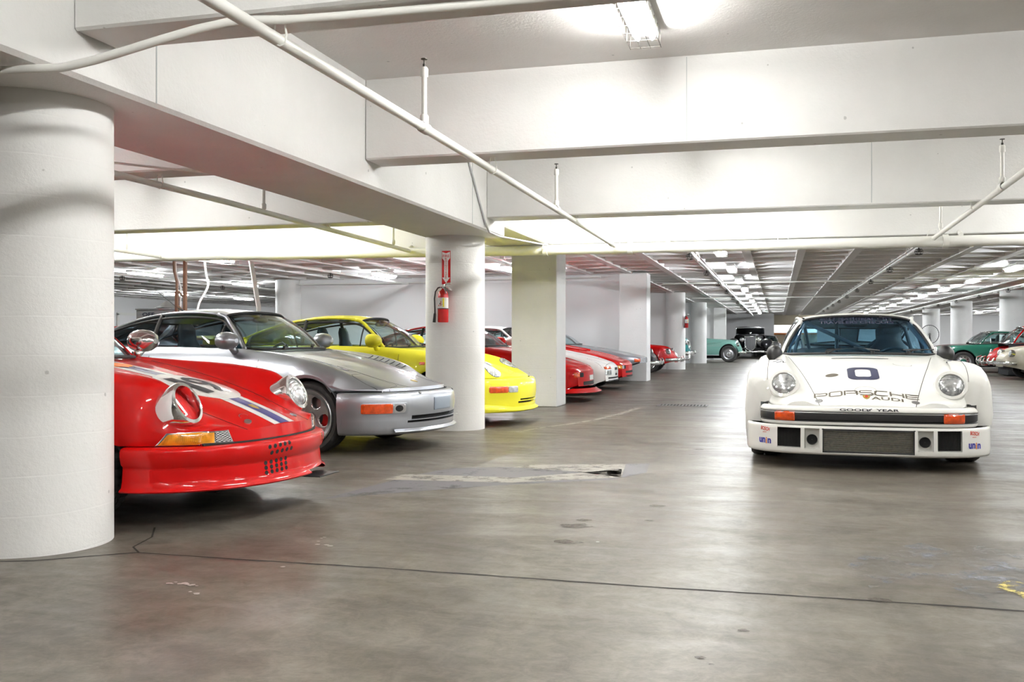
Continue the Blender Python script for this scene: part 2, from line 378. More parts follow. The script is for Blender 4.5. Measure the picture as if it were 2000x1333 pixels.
# ---------------------------------------------------------------- floor marks
def ribbon(pts,w,z=.0015):
    P=[Vector((x,y,0)) for x,y in pts]; V=[];F=[]
    ws=w if hasattr(w,'__len__') else [w]*len(P)
    for i,p in enumerate(P):
        t=(P[min(i+1,len(P)-1)]-P[max(i-1,0)]).normalized(); n=Vector((-t.y,t.x,0)); V+=[p+n*ws[i]/2+Vector((0,0,z)),p-n*ws[i]/2+Vector((0,0,z))]
    for i in range(len(P)-1): F.append((2*i,2*i+1,2*i+3,2*i+2))
    return V,F
def floor_marks():
    fl=bpy.data.objects['floor']
    b=MB(); r=random.Random(3)
    xs=np.linspace(-2.9,12,150); b.add(*ribbon([(x,3.955+.006*math.sin(3*x)+r.uniform(-.003,.003)) for x in xs],[r.uniform(.009,.016) for _ in xs]))
    b.add(*ribbon([(-2.9,3.955),(-3.0,4.05),(-3.06,4.28),(-3.2,4.5)],.01)); b.add(*ribbon([(-2.9,3.955),(-3.1,3.80),(-3.25,3.68),(-3.6,3.55),(-4.2,3.5)],.012))
    b.obj('floor_joint','joint',fl)
    b=MB(); b.add([(x,y,.0012) for x,y in ((-2.76,5.6),(-2.6,6.75),(-2.45,7.2),(-1.8,7.5),(-1.0,7.9),(-.95,7.35),(-1.15,6.9),(-1.9,6.4))],[(0,1,2,3,4,5,6,7)])
    b.obj('floor_patch','mark_grey',fl)
    b=MB(); b.add([(x,y,.0028) for x,y in ((-2.69,6.56),(-2.1,6.9),(-1.55,7.05),(-1.62,7.62),(-1.12,7.85),(-1.06,7.42),(-1.42,7.12),(-1.20,6.85),(-1.9,6.5),(-2.5,6.4))],[(0,1,2,3,4,5,6,7,8,9)])
    b=MB(); 
    def poly(px,z): 
        V=[]
        for x,y in px:
            d=FPX*CH/(y-665); u=(x-1000)/FPX*d; V.append((-math.sin(TH)*d+math.cos(TH)*u,math.cos(TH)*d+math.sin(TH)*u,z))
        return V
    for q in ([(752,938),(790,927),(1010,934),(1130,925),(1215,917),(1212,934),(1120,938),(1000,944)],[(1000,914),(1040,909),(1222,908),(1214,934),(1120,922),(1060,918)]):
        b.add(poly(q,.0028),[tuple(range(len(q)))])
    b.obj('painted_arrow','mark_white',fl)
    b=MB(); P=poly([(1000,846),(1060,836),(1120,828),(1165,820),(1205,811),(1232,803),(1246,797)],.0022)
    b.add(*ribbon([(p[0],p[1]) for p in P],[.05,.06,.07,.07,.08,.10,.12],.0022)); b.obj('painted_line','mark_white',fl)
    b=MB(); q=[(1655,1345-240),(1700,1075),(1800,1062),(2000,1072),(2000,1150),(1960,1185),(1800,1130),(1700,1150)]; b.add(poly(q,.002),[tuple(range(len(q)))]); b.obj('painted_patch','mark_blue',fl)
    b=MB(); q=[(1940,1150),(1965,1136),(2010,1140),(2010,1175),(1975,1160)]; b.add(poly(q,.0026),[tuple(range(len(q)))]); b.obj('painted_patch','mark_yellow',fl)
    # little paint chips
    b=MB(); r=random.Random(5)
    for x,y in ((330,1141),(336,1142),(343,1139),(352,1142),(364,1143),(372,1145),(384,1146),(372,1158),(384,1162),(385,1161),(622,1059),(620,1065),(634,1051),(638,1066),(645,1068),(553,1109),(628,1053),(1168,1060),(362,1141),(376,1144)):
        c=poly([(x,y)],.003)[0]; s=r.uniform(.008,.018); b.add([(c[0]+s*math.cos(a)*r.uniform(.6,1.2),c[1]+.8*s*math.sin(a)*r.uniform(.5,1.2),.003) for a in np.linspace(0,2*PI,7)[:-1]],[tuple(range(6))])
    b.obj('paint_chip','stripe_white',fl)['kind']='stuff'
    b=MB()
    for x,y,s in ((1282,989,.055),(1269,1018,.03),(1452,1233,.022),(1720,1174,.05),(1126,1028,.09),(1110,1060,.08),(1140,1017,.05),(1364,879,.05),(1352,889,.03),(1366,1286,.02),(1390,1300,.012)):
        c=poly([(x,y)],.0024)[0]; b.add([(c[0]+s*math.cos(a)*r.uniform(.7,1.2),c[1]+.7*s*math.sin(a)*r.uniform(.6,1.2),.0024) for a in np.linspace(0,2*PI,11)[:-1]],[tuple(range(10))])
    b.obj('oil_stain','stain',fl)['kind']='stuff'
    # drain grate
    g=thing('drain_grate','long steel drain grate set in the floor of the aisle','grate',(-1.40,15.0,0))
    MB().box(-.36,.36,-.16,.16,.001,.002).obj('pit','dark',g)
    b=MB()
    for k in range(15): b.box(-.35+.05*k,-.33+.05*k,-.15,.15,.002,.010)
    b.obj('bar','steel',g)
    b=MB(); b.box(-.38,.38,-.18,-.16,.001,.011); b.box(-.38,.38,.16,.18,.001,.011); b.box(-.38,-.36,-.18,.18,.001,.011); b.box(.36,.38,-.18,.18,.001,.011); b.obj('frame','steel',g)
floor_marks()
# ---------------------------------------------------------------- lamps
def make_light(label,group=None,cool=False):
    t=thing('ceiling_light',label,'light',(0,0,0),0,group)
    MB().box(-.085,.085,-.62,.62,-.055,0,.006).obj('housing','housing',t)
    for sx in (-.045,.045):
        b=MB(); b.tube([(sx,-.58,-.078),(sx,.58,-.078)],.0165,8); b.obj('tube','emit_cool' if cool else 'emit',t,True)
    b=MB()
    for y in np.linspace(-.6,.6,9): b.tube([(-.09,y,-.03),(-.095,y,-.13),(.095,y,-.13),(.09,y,-.03)],.0022,4)
    for x in (-.095,-.03,.03,.095): b.tube([(x,-.62,-.13),(x,.62,-.13)],.0022,4)
    b.obj('wire_guard','wire',t); return t
la=make_light('caged fluorescent ceiling light glaring behind the nearest cross beam'); la.location=(-.79,5.45,Z_SLAB)
grp='fluorescent lights under the waffle slab'
lb=make_light('fluorescent light',cool=True)
lc=None
names=[]
def put(src,x,y,z,label,group=None):
    o=copy_tree(src); o.location=(x,y,z); tag(o,label)
    if group: o['group']=group
    elif 'group' in o: del o['group']
    return o
ORD='nearest,second,third,fourth,fifth,sixth,seventh,eighth,ninth,tenth,eleventh'.split(',')
lb.location=(-.95,17.2,Z_W); tag(lb,'nearest light of the fluorescent row over the aisle',None,'fluorescent lights in a row over the aisle')
for k in range(1,10): put(lb,-.95,17.2+4.4*k,Z_W,ORD[k]+' light of the fluorescent row over the aisle, counted from the big pipe','fluorescent lights in a row over the aisle')
for k in range(0,10): put(lb,4.88,18.4+4.5*k,Z_W,ORD[k]+' light of the fluorescent row over the right-hand parked cars','fluorescent lights in the right-hand row')
for k in range(0,9): put(lb,10.8,20.4+5.5*k,Z_W,ORD[k]+' light of the fluorescent row just beyond the right columns','fluorescent lights beyond the right columns')
for k in range(0,8): put(lb,17,24.4+5.5*k,Z_W,ORD[k]+' light of the fluorescent row added at the far right','added far right fluorescent lights')  # whole row added to brighten the far right of the garage
put(lb,-10.4,16.5,Z_W,'fluorescent light just under the big pipe above the silver car roof')
put(lb,-14.4,19.9,Z_W,'brightest fluorescent light left of the brown frame posts')
put(lb,-14.35,24.3,Z_W,'fluorescent light right of the brown posts, beside the slanted white post')
put(lb,-19.5,28.6,Z_W,'far fluorescent light directly behind the brown frame posts')
put(lb,-19.1,32.2,Z_W,'farthest fluorescent light above the silver car roof')
put(lb,-5.6,20.5,Z_W,'fluorescent light between the two near columns above the yellow car')
# unseen lamps of the near bays, several added to brighten them
for x,y in ((-.79,-1.0),(3.9,-1.0),(8.5,-1.),(8.5,5.45),(3.9,5.45),(3.9,11.6),(8.5,11.6),(-.79,8.5),(-.79,11.7),(-7.0,1.8),(-7.0,5.5),(-7,8.5),(-6.6,11.7),(-2.2,11.5),(-9.5,11.7),(-13,5.5),(-13,11.8),(-.79,-5),(14,5.45),(14,11.6),(3.9,8.5),(-.79,2.1),(3.9,2.1)):
    o=put(la,x,y,Z_SLAB,'unseen caged fluorescent ceiling light added between the deep beams','fluorescent lights between the deep beams')
for x,y in ((-7,29),(-7,38),(-7,47),(-6,17.5),(-9,21.5),(-19,17),(17,18),(3,66),(9,66),(15,66),(21,62),(-20,42)):
    put(lb,x,y,Z_W,'fluorescent light added to brighten the far parking bays','added fluorescent lights over the far bays')  # extra lamps, added to brighten the far bays and walls
#CARS
# ---------------------------------------------------------------- car kit
def arch_bottom(s,base,arches):
    z=base
    for c,r,cz in arches:
        if abs(s-c)<r:
            a=cz+math.sqrt(r*r-(s-c)**2)
            if a>z: z=a
    return z
def stations(s0,s1,arches,extra=(),n=56):
    L=list(np.linspace(s0,s1,n))+[s0+.012,s0+.03,s0+.06,s0+.10,s1-.01,s1-.03,s1-.07]
    for c,r,cz in arches:
        L+=[c+r*math.cos(a) for a in np.linspace(0,PI,25)]
        L+=[c-r-.002,c+r+.002]
    L+=list(extra); L=sorted(x for x in L if s0<=x<=s1); out=[L[0]]
    for x in L[1:]:
        if x-out[-1]>.0015: out.append(x)
    return np.array(out)
BASE911=dict(
 yc=[(.06,.46),(.2,.585),(.35,.605),(.6,.62),(1.0,.63),(1.4,.645),(1.7,.69),(3.0,.69),(3.4,.64),(3.9,.5),(4.25,.40)],
 zcr=[(.06,.560),(.13,.572),(.19,.605),(.24,.67),(.29,.735),(.345,.778),(.42,.806),(.52,.830),(.65,.850),(.9,.875),(1.3,.90),(1.7,.922),(3.0,.94),(3.4,.93),(3.8,.86),(4.1,.76),(4.25,.62)],
 w=[(.06,.52),(.14,.66),(.25,.735),(.35,.77),(.6,.80),(.95,.815),(1.4,.80),(2.4,.815),(3.2,.87),(3.7,.84),(4.1,.72),(4.25,.5)],
 zw=[(.06,.505),(.25,.56),(.5,.60),(4.25,.58)],
 yv=[(.06,.35),(.2,.375),(.6,.45),(1.0,.53),(1.4,.60),(1.7,.655),(3.3,.655),(3.6,.50),(4.25,.36)],
 zv=[(.06,.533),(.2,.583),(.4,.65),(.6,.71),(.9,.79),(1.2,.85),(1.5,.897),(1.7,.917),(3.3,.93),(3.6,.93),(3.9,.86),(4.1,.77),(4.25,.63)],
 zc=[(.06,.542),(.2,.605),(.4,.68),(.6,.745),(.9,.815),(1.2,.872),(1.5,.915),(1.7,.925),(3.3,.98),(3.66,.985),(3.9,.90),(4.1,.81),(4.25,.66)],
 zb=[(.06,.49),(.62,.49),(.75,.42),(1.2,.20),(1.35,.175),(2.8,.175),(3.6,.28),(4.25,.35)],
 bow=.17)
class Car:
    def __init__(s,name,label,X,Y,h,cat='car',scale=1.0):
        s.root=thing(name,label,cat,(X,Y,0),math.radians(h)); s.root.scale=(scale,)*3; s.bv=[];s.bf=[]
    def reg(s,o):
        b=len(s.bv); s.bv+=[tuple(v.co) for v in o.data.vertices]; s.bf+=[tuple(b+i for i in p.vertices) for p in o.data.polygons]; s._t=None; return o
    @property
    def tree(s):
        if s._t is None: s._t=BVHTree.FromPolygons(s.bv,s.bf)
        return s._t
    def hit(s,o,d):
        o=Vector(o); d=Vector(d)
        for dx in ((0,0,0),(.0007,.0009,.0005),(-.0011,-.0008,.0007),(.0013,-.0012,-.0009)):
            r=s.tree.ray_cast(o+Vector(dx),d)
            if r[0] is not None: break
        if r[0] is None: return None,None
        n=r[1]
        if n.dot(Vector(d))>0: n=-n
        return r[0],n
    # maps: (u,v)->origin, dir.   top: u = left, v = distance behind nose ; front: u=left, v=z ; side(+1/-1): u = distance behind nose, v = z
    def mp(s,kind):
        if kind=='top': return lambda u,v:((-v,u,2.5),(0,0,-1))
        if kind=='front': return lambda u,v:((1.2,u,v),(-1,0,0))
        if kind=='right': return lambda u,v:((-u,-2.5,v),(0,1,0))
        if kind=='left': return lambda u,v:((-u,2.5,v),(0,-1,0))
        if kind[0]=='diag': # direction given
            d=Vector(kind[1]).normalized(); z=Vector((0,0,1)); r=d.cross(z).normalized(); up=r.cross(d)
            c=Vector(kind[2]); return lambda u,v:(c+r*u+up*v-d*1.5,d)
    def pt(s,kind,u,v,off=0):
        o,d=s.mp(kind)(u,v); p,n=s.hit(o,d)
        if p is None: return None,None
        return p+n*off,n
    def line(s,name,kind,pts,w=.004,mat_='dark',off=.0012,step=.02,parent=None,raised=0):
        P=[Vector((a[0],a[1],0)) for a in pts]; D=[P[0]]
        for a,b in zip(P,P[1:]):
            n=max(1,int((b-a).length/step)); D+=[a+(b-a)*(k/n) for k in range(1,n+1)]
        L=[];
        for i,p in enumerate(D):
            t=(D[min(i+1,len(D)-1)]-D[max(i-1,0)]); t.normalize(); n=Vector((-t.y,t.x,0))*w/2
            a,_=s.pt(kind,p.x+n.x,p.y+n.y,off+raised); b,_=s.pt(kind,p.x-n.x,p.y-n.y,off+raised)
            L.append((a,b) if a is not None and b is not None else None)
        V=[];F=[]
        for i in range(len(L)-1):
            if L[i] and L[i+1] and (L[i][0]-L[i+1][0]).length<.15:
                k=len(V); V+=[L[i][0],L[i][1],L[i+1][1],L[i+1][0]]; F.append((k,k+1,k+2,k+3))
        if V: return mesh_obj(name,V,F,mat_,parent or s.root)
    def pad(s,name,kind,outline,mat_,thick=.006,parent=None,sink=.012,rings=(1,.97,.75,.4),dome=0,smooth=True):
        O=np.array(outline,float); c=O.mean(0); V=[];F=[]; n=len(O)
        cp,_=s.pt(kind,*c,thick+dome)
        if cp is None: return None
        def P(q,off):
            p,_=s.pt(kind,*q,off); return p if p is not None else None
        lv=[(1.0,-sink),(1.0,thick*.8)]+[(r,thick+dome*(1-r*r)) for r in rings[1:]]
        for r,off in lv:
            for q in O:
                p=P(c+(q-c)*r,off)
                if p is None: p=V[-1] if V else cp
                V.append(p)
        for k in range(len(lv)-1):
            for i in range(n): F.append((k*n+i,k*n+(i+1)%n,(k+1)*n+(i+1)%n,(k+1)*n+i))
        V.append(cp); b=(len(lv)-1)*n
        for i in range(n): F.append((b+i,b+(i+1)%n,len(V)-1))
        o=mesh_obj(name,V,F,mat_,parent or s.root,smooth)
        if smooth:
            try: o.data.set_sharp_from_angle(angle=math.radians(40))
            except Exception: pass
        return o
    def decal(s,name,kind,V2,F2,mat_,u0=0,v0=0,su=1,sv=1,shear=0,rot=0,off=.0016,parent=None):
        V=[];ok=[]
        cr,sr=math.cos(rot),math.sin(rot)
        for x,y in V2:
            a=x*su+y*shear; b=y*sv; p,_=s.pt(kind,u0+a*cr-b*sr,v0+a*sr+b*cr,off); ok.append(p is not None); V.append(p if p is not None else Vector((0,0,0)))
        F=[f for f in F2 if all(ok[i] for i in f)]
        if F: return mesh_obj(name,V,F,mat_,parent or s.root)
_tc={}
def text_mesh(txt,size=1.0,bold=0,cell=.05,spacing=1.0):
    key=(txt,size,bold,spacing)
    if key in _tc: return _tc[key]
    cu=bpy.data.curves.new('t','FONT'); cu.body=txt; cu.size=size; cu.align_x='CENTER'; cu.align_y='CENTER'; cu.offset=bold; cu.space_character=spacing; cu.resolution_u=3
    o=bpy.data.objects.new('t',cu); COL.objects.link(o); dg=bpy.context.evaluated_depsgraph_get(); me=o.evaluated_get(dg).to_mesh()
    import bmesh
    bm=bmesh.new(); bm.from_mesh(me); bmesh.ops.triangulate(bm,faces=bm.faces[:])
    for _ in range(3):
        e=[x for x in bm.edges if x.calc_length()>cell]
        if not e: break
        bmesh.ops.subdivide_edges(bm,edges=e,cuts=1); bmesh.ops.triangulate(bm,faces=bm.faces[:])
    bm.verts.index_update(); V=[(v.co.x,v.co.y) for v in bm.verts]; F=[tuple(v.index for v in f.verts) for f in bm.faces]; bm.free()
    o.evaluated_get(dg).to_mesh_clear(); bpy.data.objects.remove(o); bpy.data.curves.remove(cu)
    xs=[v[0] for v in V]; ys=[v[1] for v in V]; cx=(min(xs)+max(xs))/2; cy=(min(ys)+max(ys))/2
    V=[(x-cx,y-cy) for x,y in V]; _tc[key]=(V,F,max(xs)-min(xs),max(ys)-min(ys)); return _tc[key]
def rrect(cu,cv,w,h,r,n=5,skew=0):
    o=[]
    for sx,sy,a in ((1,1,0),(-1,1,PI/2),(-1,-1,PI),(1,-1,1.5*PI)):
        for k in range(n+1):
            b=a+PI/2*k/n; x=sx*(w/2-r)+r*math.cos(b); y=sy*(h/2-r)+r*math.sin(b); o.append((cu+x+skew*y,cv+y))
    return o
def dense(o,step=.03):
    out=[]
    for (a,b),(c,d) in zip(o,o[1:]+o[:1]):
        n=max(1,int(math.hypot(c-a,d-b)/step)); out+=[(a+(c-a)*k/n,b+(d-b)*k/n) for k in range(n)]
    return out
def ell(cu,cv,a,b,n=24,rot=0): return [(cu+a*math.cos(t)*math.cos(rot)-b*math.sin(t)*math.sin(rot),cv+a*math.cos(t)*math.sin(rot)+b*math.sin(t)*math.cos(rot)) for t in np.linspace(0,2*PI,n+1)[:-1]]
def body_grid(K,s0,s1,arches,extra=(),n=56,sub=4):
    f={k:pchip(v) for k,v in K.items() if isinstance(v,list)}; st=stations(s0,s1,arches,extra,n); rows=[]
    L=[]; bow=K.get('bow',0); bf=K.get('bowfall',.55); tuck=K.get('tuck',.02)
    for s in st:
        g={k:float(q(s)) for k,q in f.items()}
        zb=arch_bottom(s,g['zb'],arches); zw=max(g['zw'],zb+.03 if zb>g['zb']+1e-6 else g['zb']+.01); w=g['w']; yc=g['yc']; zc_=max(g['zcr'],zw+.004)
        zs=zw+.76*(zc_-zw); ys=yc+.70*(w-yc); rd=K.get('round',(.70,.76)); ys=yc+rd[0]*(w-yc); zs=zw+rd[1]*(zc_-zw)
        yv,zv,zc=g['yv'],g['zv'],g['zc']
        tk=tuck*(1 if zb<=g['zb']+1e-6 else .1)
        rws=[(w-tk,zb),(w-.1*tk,zb+.5*(zw-zb)),(w,zw),(ys,zs),(yc,zc_),(yc+.5*(yv-yc),zv+.40*(zc_-zv)),(yv,zv),(yv*.5,zc-.28*(zc-zv)),(0,zc)]
        C=catmull(rws,sub); ww=max(w,.3)
        t=min(max((s-s0)/bf,0),1); fall=1-(t*t*(3-2*t))
        X=[-(s+bow*fall*(min(abs(y)/.80,1.1))**2.4) for y,z in C]
        L.append([(x,y,z) for x,(y,z) in zip(X,C)])
    P=np.array(L)   # +y half : bottom -> centre
    R=mirror(P)[:,::-1][:,1:]; full=np.concatenate([P,R],1); N=grid_normals(full)
    # normals outward
    mid=N[len(st)//3, P.shape[1]-1]
    if mid[2]<0: N=-N; 
    return st,full,N,sub,P.shape[1]
def wheel(car,s,y,r,wd,rim=.72,style='five',parent=None,spin=0,side=None,rim_mat='alloy',hub=None,tread=False,steer=0):
    """s behind nose, y = lateral position of the outer face (sign = side)"""
    sg=1 if y>0 else -1
    w=bpy.data.objects.new('wheel',None); link(w,car.root); w.location=(-s,y-sg*wd/2,r); w.rotation_euler=(0,0,steer)
    m=Matrix.Rotation(-sg*PI/2,4,'X') # +z of lathe -> outward y
    h=wd/2; R=r*rim
    prof=[(R*.98,-h*.8),(R+.01,-h*.95),(r*.93,-h),(r*.985,-h*.82),(r,-h*.6),(r,-h*.25),(r-.008,-h*.22),(r-.008,-h*.16),(r,-h*.13),(r,h*.13),(r-.008,h*.16),(r-.008,h*.22),(r,h*.25),(r,h*.6),(r*.985,h*.82),(r*.93,h),(r*.86,h*1.02),(R+.012,h*.95),(R*.98,h*.8)]
    b=MB()
    if tread:
        n=168; V=[];F=[]; mm=len(prof)
        for k in range(n):
            a=2*PI*k/n
            for j,(rr,z) in enumerate(prof):
                q=rr
                if (k%4==0) and rr>r*.95: q=rr-.009
                v=m@Vector((q*math.cos(a),q*math.sin(a),z)); V.append(v)
        for k in range(n):
            for j in range(mm-1): a=k*mm+j;bb=((k+1)%n)*mm+j; F.append((a,bb,bb+1,a+1))
        b.add(V,F)
    else: b.lathe(prof,48,m)
    b.obj('tyre','tyre',w,True,35)
    b=MB(); b.lathe([(R*.98,-h*.8),(R*.93,-h*.7),(R*.90,h*.3),(R*.93,h*.78),(R*1.0,h*.92),(R*1.02,h*.86)],40,m)
    if style=='disc':
        b.lathe([(R*.93,h*.7),(R*.8,h*.35),(R*.62,h*.5),(R*.5,h*.72),(R*.3,h*.62),(0.001,h*.6)],36,m)
        b.obj('rim',rim_mat,w,True,40)
        c=MB(); c.lathe([(R*.34,h*.6),(R*.33,h*.82),(R*.2,h*.95),(.001,h*.98)],28,m); c.obj('hubcap',hub or 'chrome',w,True,40)
    elif style=='wire':
        b.obj('rim',rim_mat,w,True,40); c=MB()
        for k in range(36):
            a=2*PI*k/36; a2=a+(.35 if k%2 else -.35)
            c.tube([m@Vector((.035*math.cos(a),.035*math.sin(a),h*.9 if k%2 else 0)),m@Vector((R*.92*math.cos(a2),R*.92*math.sin(a2),h*.4))],.003,4)
        c.lathe([(.05,0),(.05,h*.8),(.02,h*1.1),(.001,h*1.1)],16,m); c.obj('spokes','chrome',w,True)
    elif style=='slots':
        b.lathe([(R*.93,h*.7),(R*.82,h*.45),(R*.75,h*.5),(R*.5,h*.75),(R*.3,h*.72),(.001,h*.7)],36,m); b.obj('rim',rim_mat,w,True,40)
        for k in range(10):
            a=2*PI*k/10; c=MB(); mm=m@Matrix.Rotation(a,4,'Z')@Matrix.Translation((R*.70,0,h*.56)); c.lathe([(R*.085,.0),(R*.075,.012),(.001,.013)],12,mm@Matrix.Scale(1.0,4)); c.obj('slot','dark',w,True)
        c=MB(); c.lathe([(R*.46,h*.7),(R*.44,h*.88),(R*.3,h*.97),(.001,h*1.0)],28,m); c.obj('hubcap',hub or 'green_paint',w,True,40)
    elif style=='five':
        # dished five-spoke face with oval windows
        n=150; V=[];F=[]; rad=[.16,.26,.32]+[.345+.033*q for q in range(16)]+[.88,.93]
        for k in range(n):
            a=2*PI*k/n
            for q in rad:
                dish=h*(.30+.30*(q-.16)/.77) if q>.3 else h*.34
                if q>.85: dish=h*.62
                V.append(m@Vector((R*q*math.cos(a),R*q*math.sin(a),dish)))
        mm=len(rad)
        def openq(k,j):
            a=((k+.5)/n*5+spin)%1.0; q=(rad[j]+rad[j+1])/2
            return ((a-.5)/(.30))**2+((q-.60)/.24)**2<1
        for k in range(n):
            for j in range(mm-1):
                if openq(k,j): continue
                A=k*mm+j;B=((k+1)%n)*mm+j; F.append((A,B,B+1,A+1))
        b.add(V,F); o=b.obj('rim',rim_mat,w,True,40)
        sm=o.modifiers.new('thick','SOLIDIFY'); sm.thickness=.02; sm.offset=-1
        c=MB(); c.lathe([(R*.17,h*.32),(R*.16,h*.5),(R*.12,h*.56),(.001,h*.57)],24,m); c.obj('hub_cap','steel',w,True,40)
        c=MB(); c.lathe([(R*.15,h*.05),(R*.74,h*.05),(R*.74,h*.12),(R*.15,h*.12)],40,m); c.obj('brake_disc','steel',w,True,40)
        c=MB(); c.lathe([(R*.45,-.01),(R*.84,-.01),(R*.84,h*.26),(R*.45,h*.26),(R*.45,-.01)],10,m,PI*.5,PI*(-.25) if sg<0 else PI*.75); c.obj('brake_caliper','caliper',w,False)
        c=MB()
        for k in range(40):
            a=2*PI*k/40; c.lathe([(.0045,0),(.004,.004),(.001,.005)],6,m@Matrix.Translation((R*.89*math.cos(a),R*.89*math.sin(a),h*.63)))
        c.obj('rim_bolts','chrome',w)['kind']='stuff'
    return w
def wells(car,arches,wy,inner=.5,mat_='dark',zf=.17,s1=4.1,s0=.3,wfloor=.72):
    for c,r,cz in arches:
        for sg in (1,-1):
            b=MB(); R=r+.012; n=18; V=[];F=[]
            for k in range(n+1):
                a=-.35+(PI+.7)*k/n
                for y in (inner,wy-.015): V.append((-c-R*math.cos(a),sg*y,cz+R*math.sin(a)))
            for k in range(n): F.append((2*k,2*k+1,2*k+3,2*k+2))
            V0=len(V); V.append((-c,sg*inner,cz))
            for k in range(n): F.append((2*k,2*k+2,V0))
            b.add(V,F); b.obj('wheel_well',mat_,car.root)
    b=MB(); b.box(-s1,-s0,-inner-.0,inner+.0,zf,zf+.12); b.box(-3.9+.95,-1.3,-wfloor,wfloor,zf,zf+.06); b.obj('underbody',mat_,car.root)
def bumper(car,D,Wd,npow,prof,name,material,holes=(),hole_mat='dark',depth=.06,white_holes=(),nu=40,ylist=(),s_off=0,keep=None,zmod=None,ext=0,zrows=None):
    """swept shell round the nose. prof: list of (offset outward, z). returns object"""
    ys=sorted(set([round(float(v),4) for v in list(np.linspace(0,.93*Wd,nu//2))+list(ylist)]))
    pts=[(s_off+D*(1-(1-(y/Wd)**npow)**(1/npow)),y) for y in ys if y<.97*Wd]
    s_l=pts[-1][0]
    for t in np.linspace(0,1,9)[1:]:
        s=s_l+(s_off+D-s_l)*t; u=min(max((s-s_off)/D,0),1); pts.append((s,Wd*(1-(1-u)**npow)**(1/npow)))
    if ext: pts+= [(s_off+D+ext*.5,Wd),(s_off+D+ext,Wd)]
    half=pts; full=[(s,-y) for s,y in half[::-1]]+half[1:]
    A=np.array([(-s,y) for s,y in full]); T=np.gradient(A,axis=0); T/=np.linalg.norm(T,axis=1,keepdims=True); Nn=np.stack([T[:,1],-T[:,0]],-1)
    P=np.zeros((len(full),len(prof),3))
    for j,(o,z) in enumerate(prof):
        oo=o
        P[:,j,:2]=A+Nn*oo; P[:,j,2]=z
        if zmod is not None: P[:,j,2]+= np.array([zmod(abs(y),j) for _,y in full])
    N=grid_normals(P)
    if N[len(full)//2,len(prof)//2,0]<0: N=-N
    hs=[]
    for (y0,y1,j0,j1) in holes: hs.append((y0,y1,j0,j1))
    def kp(i,j):
        y=(full[i][1]+full[i+1][1])/2
        for y0,y1,j0,j1 in hs:
            if y0<y<y1 and j0<=j<j1: return False
        return keep(i,j,y) if keep else True
    o=sub_grid(P,N,0,len(full)-1,0,len(prof)-1,name,material,car.root,kp)
    car.reg(o)
    for y0,y1,j0,j1 in hs:
        ii=[i for i in range(len(full)) if y0-1e-3<=full[i][1]<=y1+1e-3]; i0,i1=ii[0],ii[-1]
        loop=[P[i,j0] for i in range(i0,i1+1)]+[P[i1,j] for j in range(j0+1,j1+1)]+[P[i,j1] for i in range(i1-1,i0-1,-1)]+[P[i0,j] for j in range(j1-1,j0,-1)]
        loop=[Vector(p) for p in loop]; c=sum(loop,Vector())/len(loop)
        inn=[Vector((p.x-depth,c.y+(p.y-c.y)*.97,c.z+(p.z-c.z)*.94)) for p in loop]; n=len(loop)
        mesh_obj('intake_wall',loop+inn,[(i,(i+1)%n,n+(i+1)%n,n+i) for i in range(n)],material,car.root)
        q=inn; mesh_obj('intake_back',q,[tuple(range(n))],material if (y0,y1,j0,j1) in white_holes else hole_mat,car.root)
    return o,P
def mirror911(car,side,material,mcol='alloy',s=1.66,y=.80,z=.955,kind='teardrop'):
    g=side; b=MB(); c=Vector((-s,g*(y+.075),z+.03))
    if kind=='teardrop':
        n=16;V=[];F=[];L=[(0,.02),(.025,.055),(.06,.075),(.11,.082),(.15,.078),(.162,.074)]
        for k,(x,r) in enumerate(L):
            for i in range(n):
                a=2*PI*i/n; V.append((c.x+.09-x,c.y+1.22*r*math.cos(a)*1.15,c.z+r*math.sin(a)))
        for k in range(len(L)-1):
            for i in range(n): F.append((k*n+i,k*n+(i+1)%n,(k+1)*n+(i+1)%n,(k+1)*n+i))
        F.append(tuple(range(n))); b.add(V,F)
        o=b.obj('door_mirror',material,car.root,True,50)
        b=MB(); e=(len(L)-1)*n; b.add([(v[0]-.001,v[1],v[2]) for v in V[e:]],[tuple(range(n))]); b.obj('mirror_glass','chrome',o)
        b=MB(); b.tube([(c.x,c.y-g*.03,c.z-.05),(c.x,c.y-g*.07,c.z-.085),(c.x,c.y-g*.105,c.z-.10)],[.03,.028,.035],10); b.obj('mirror_foot',material,o,True)
    return o
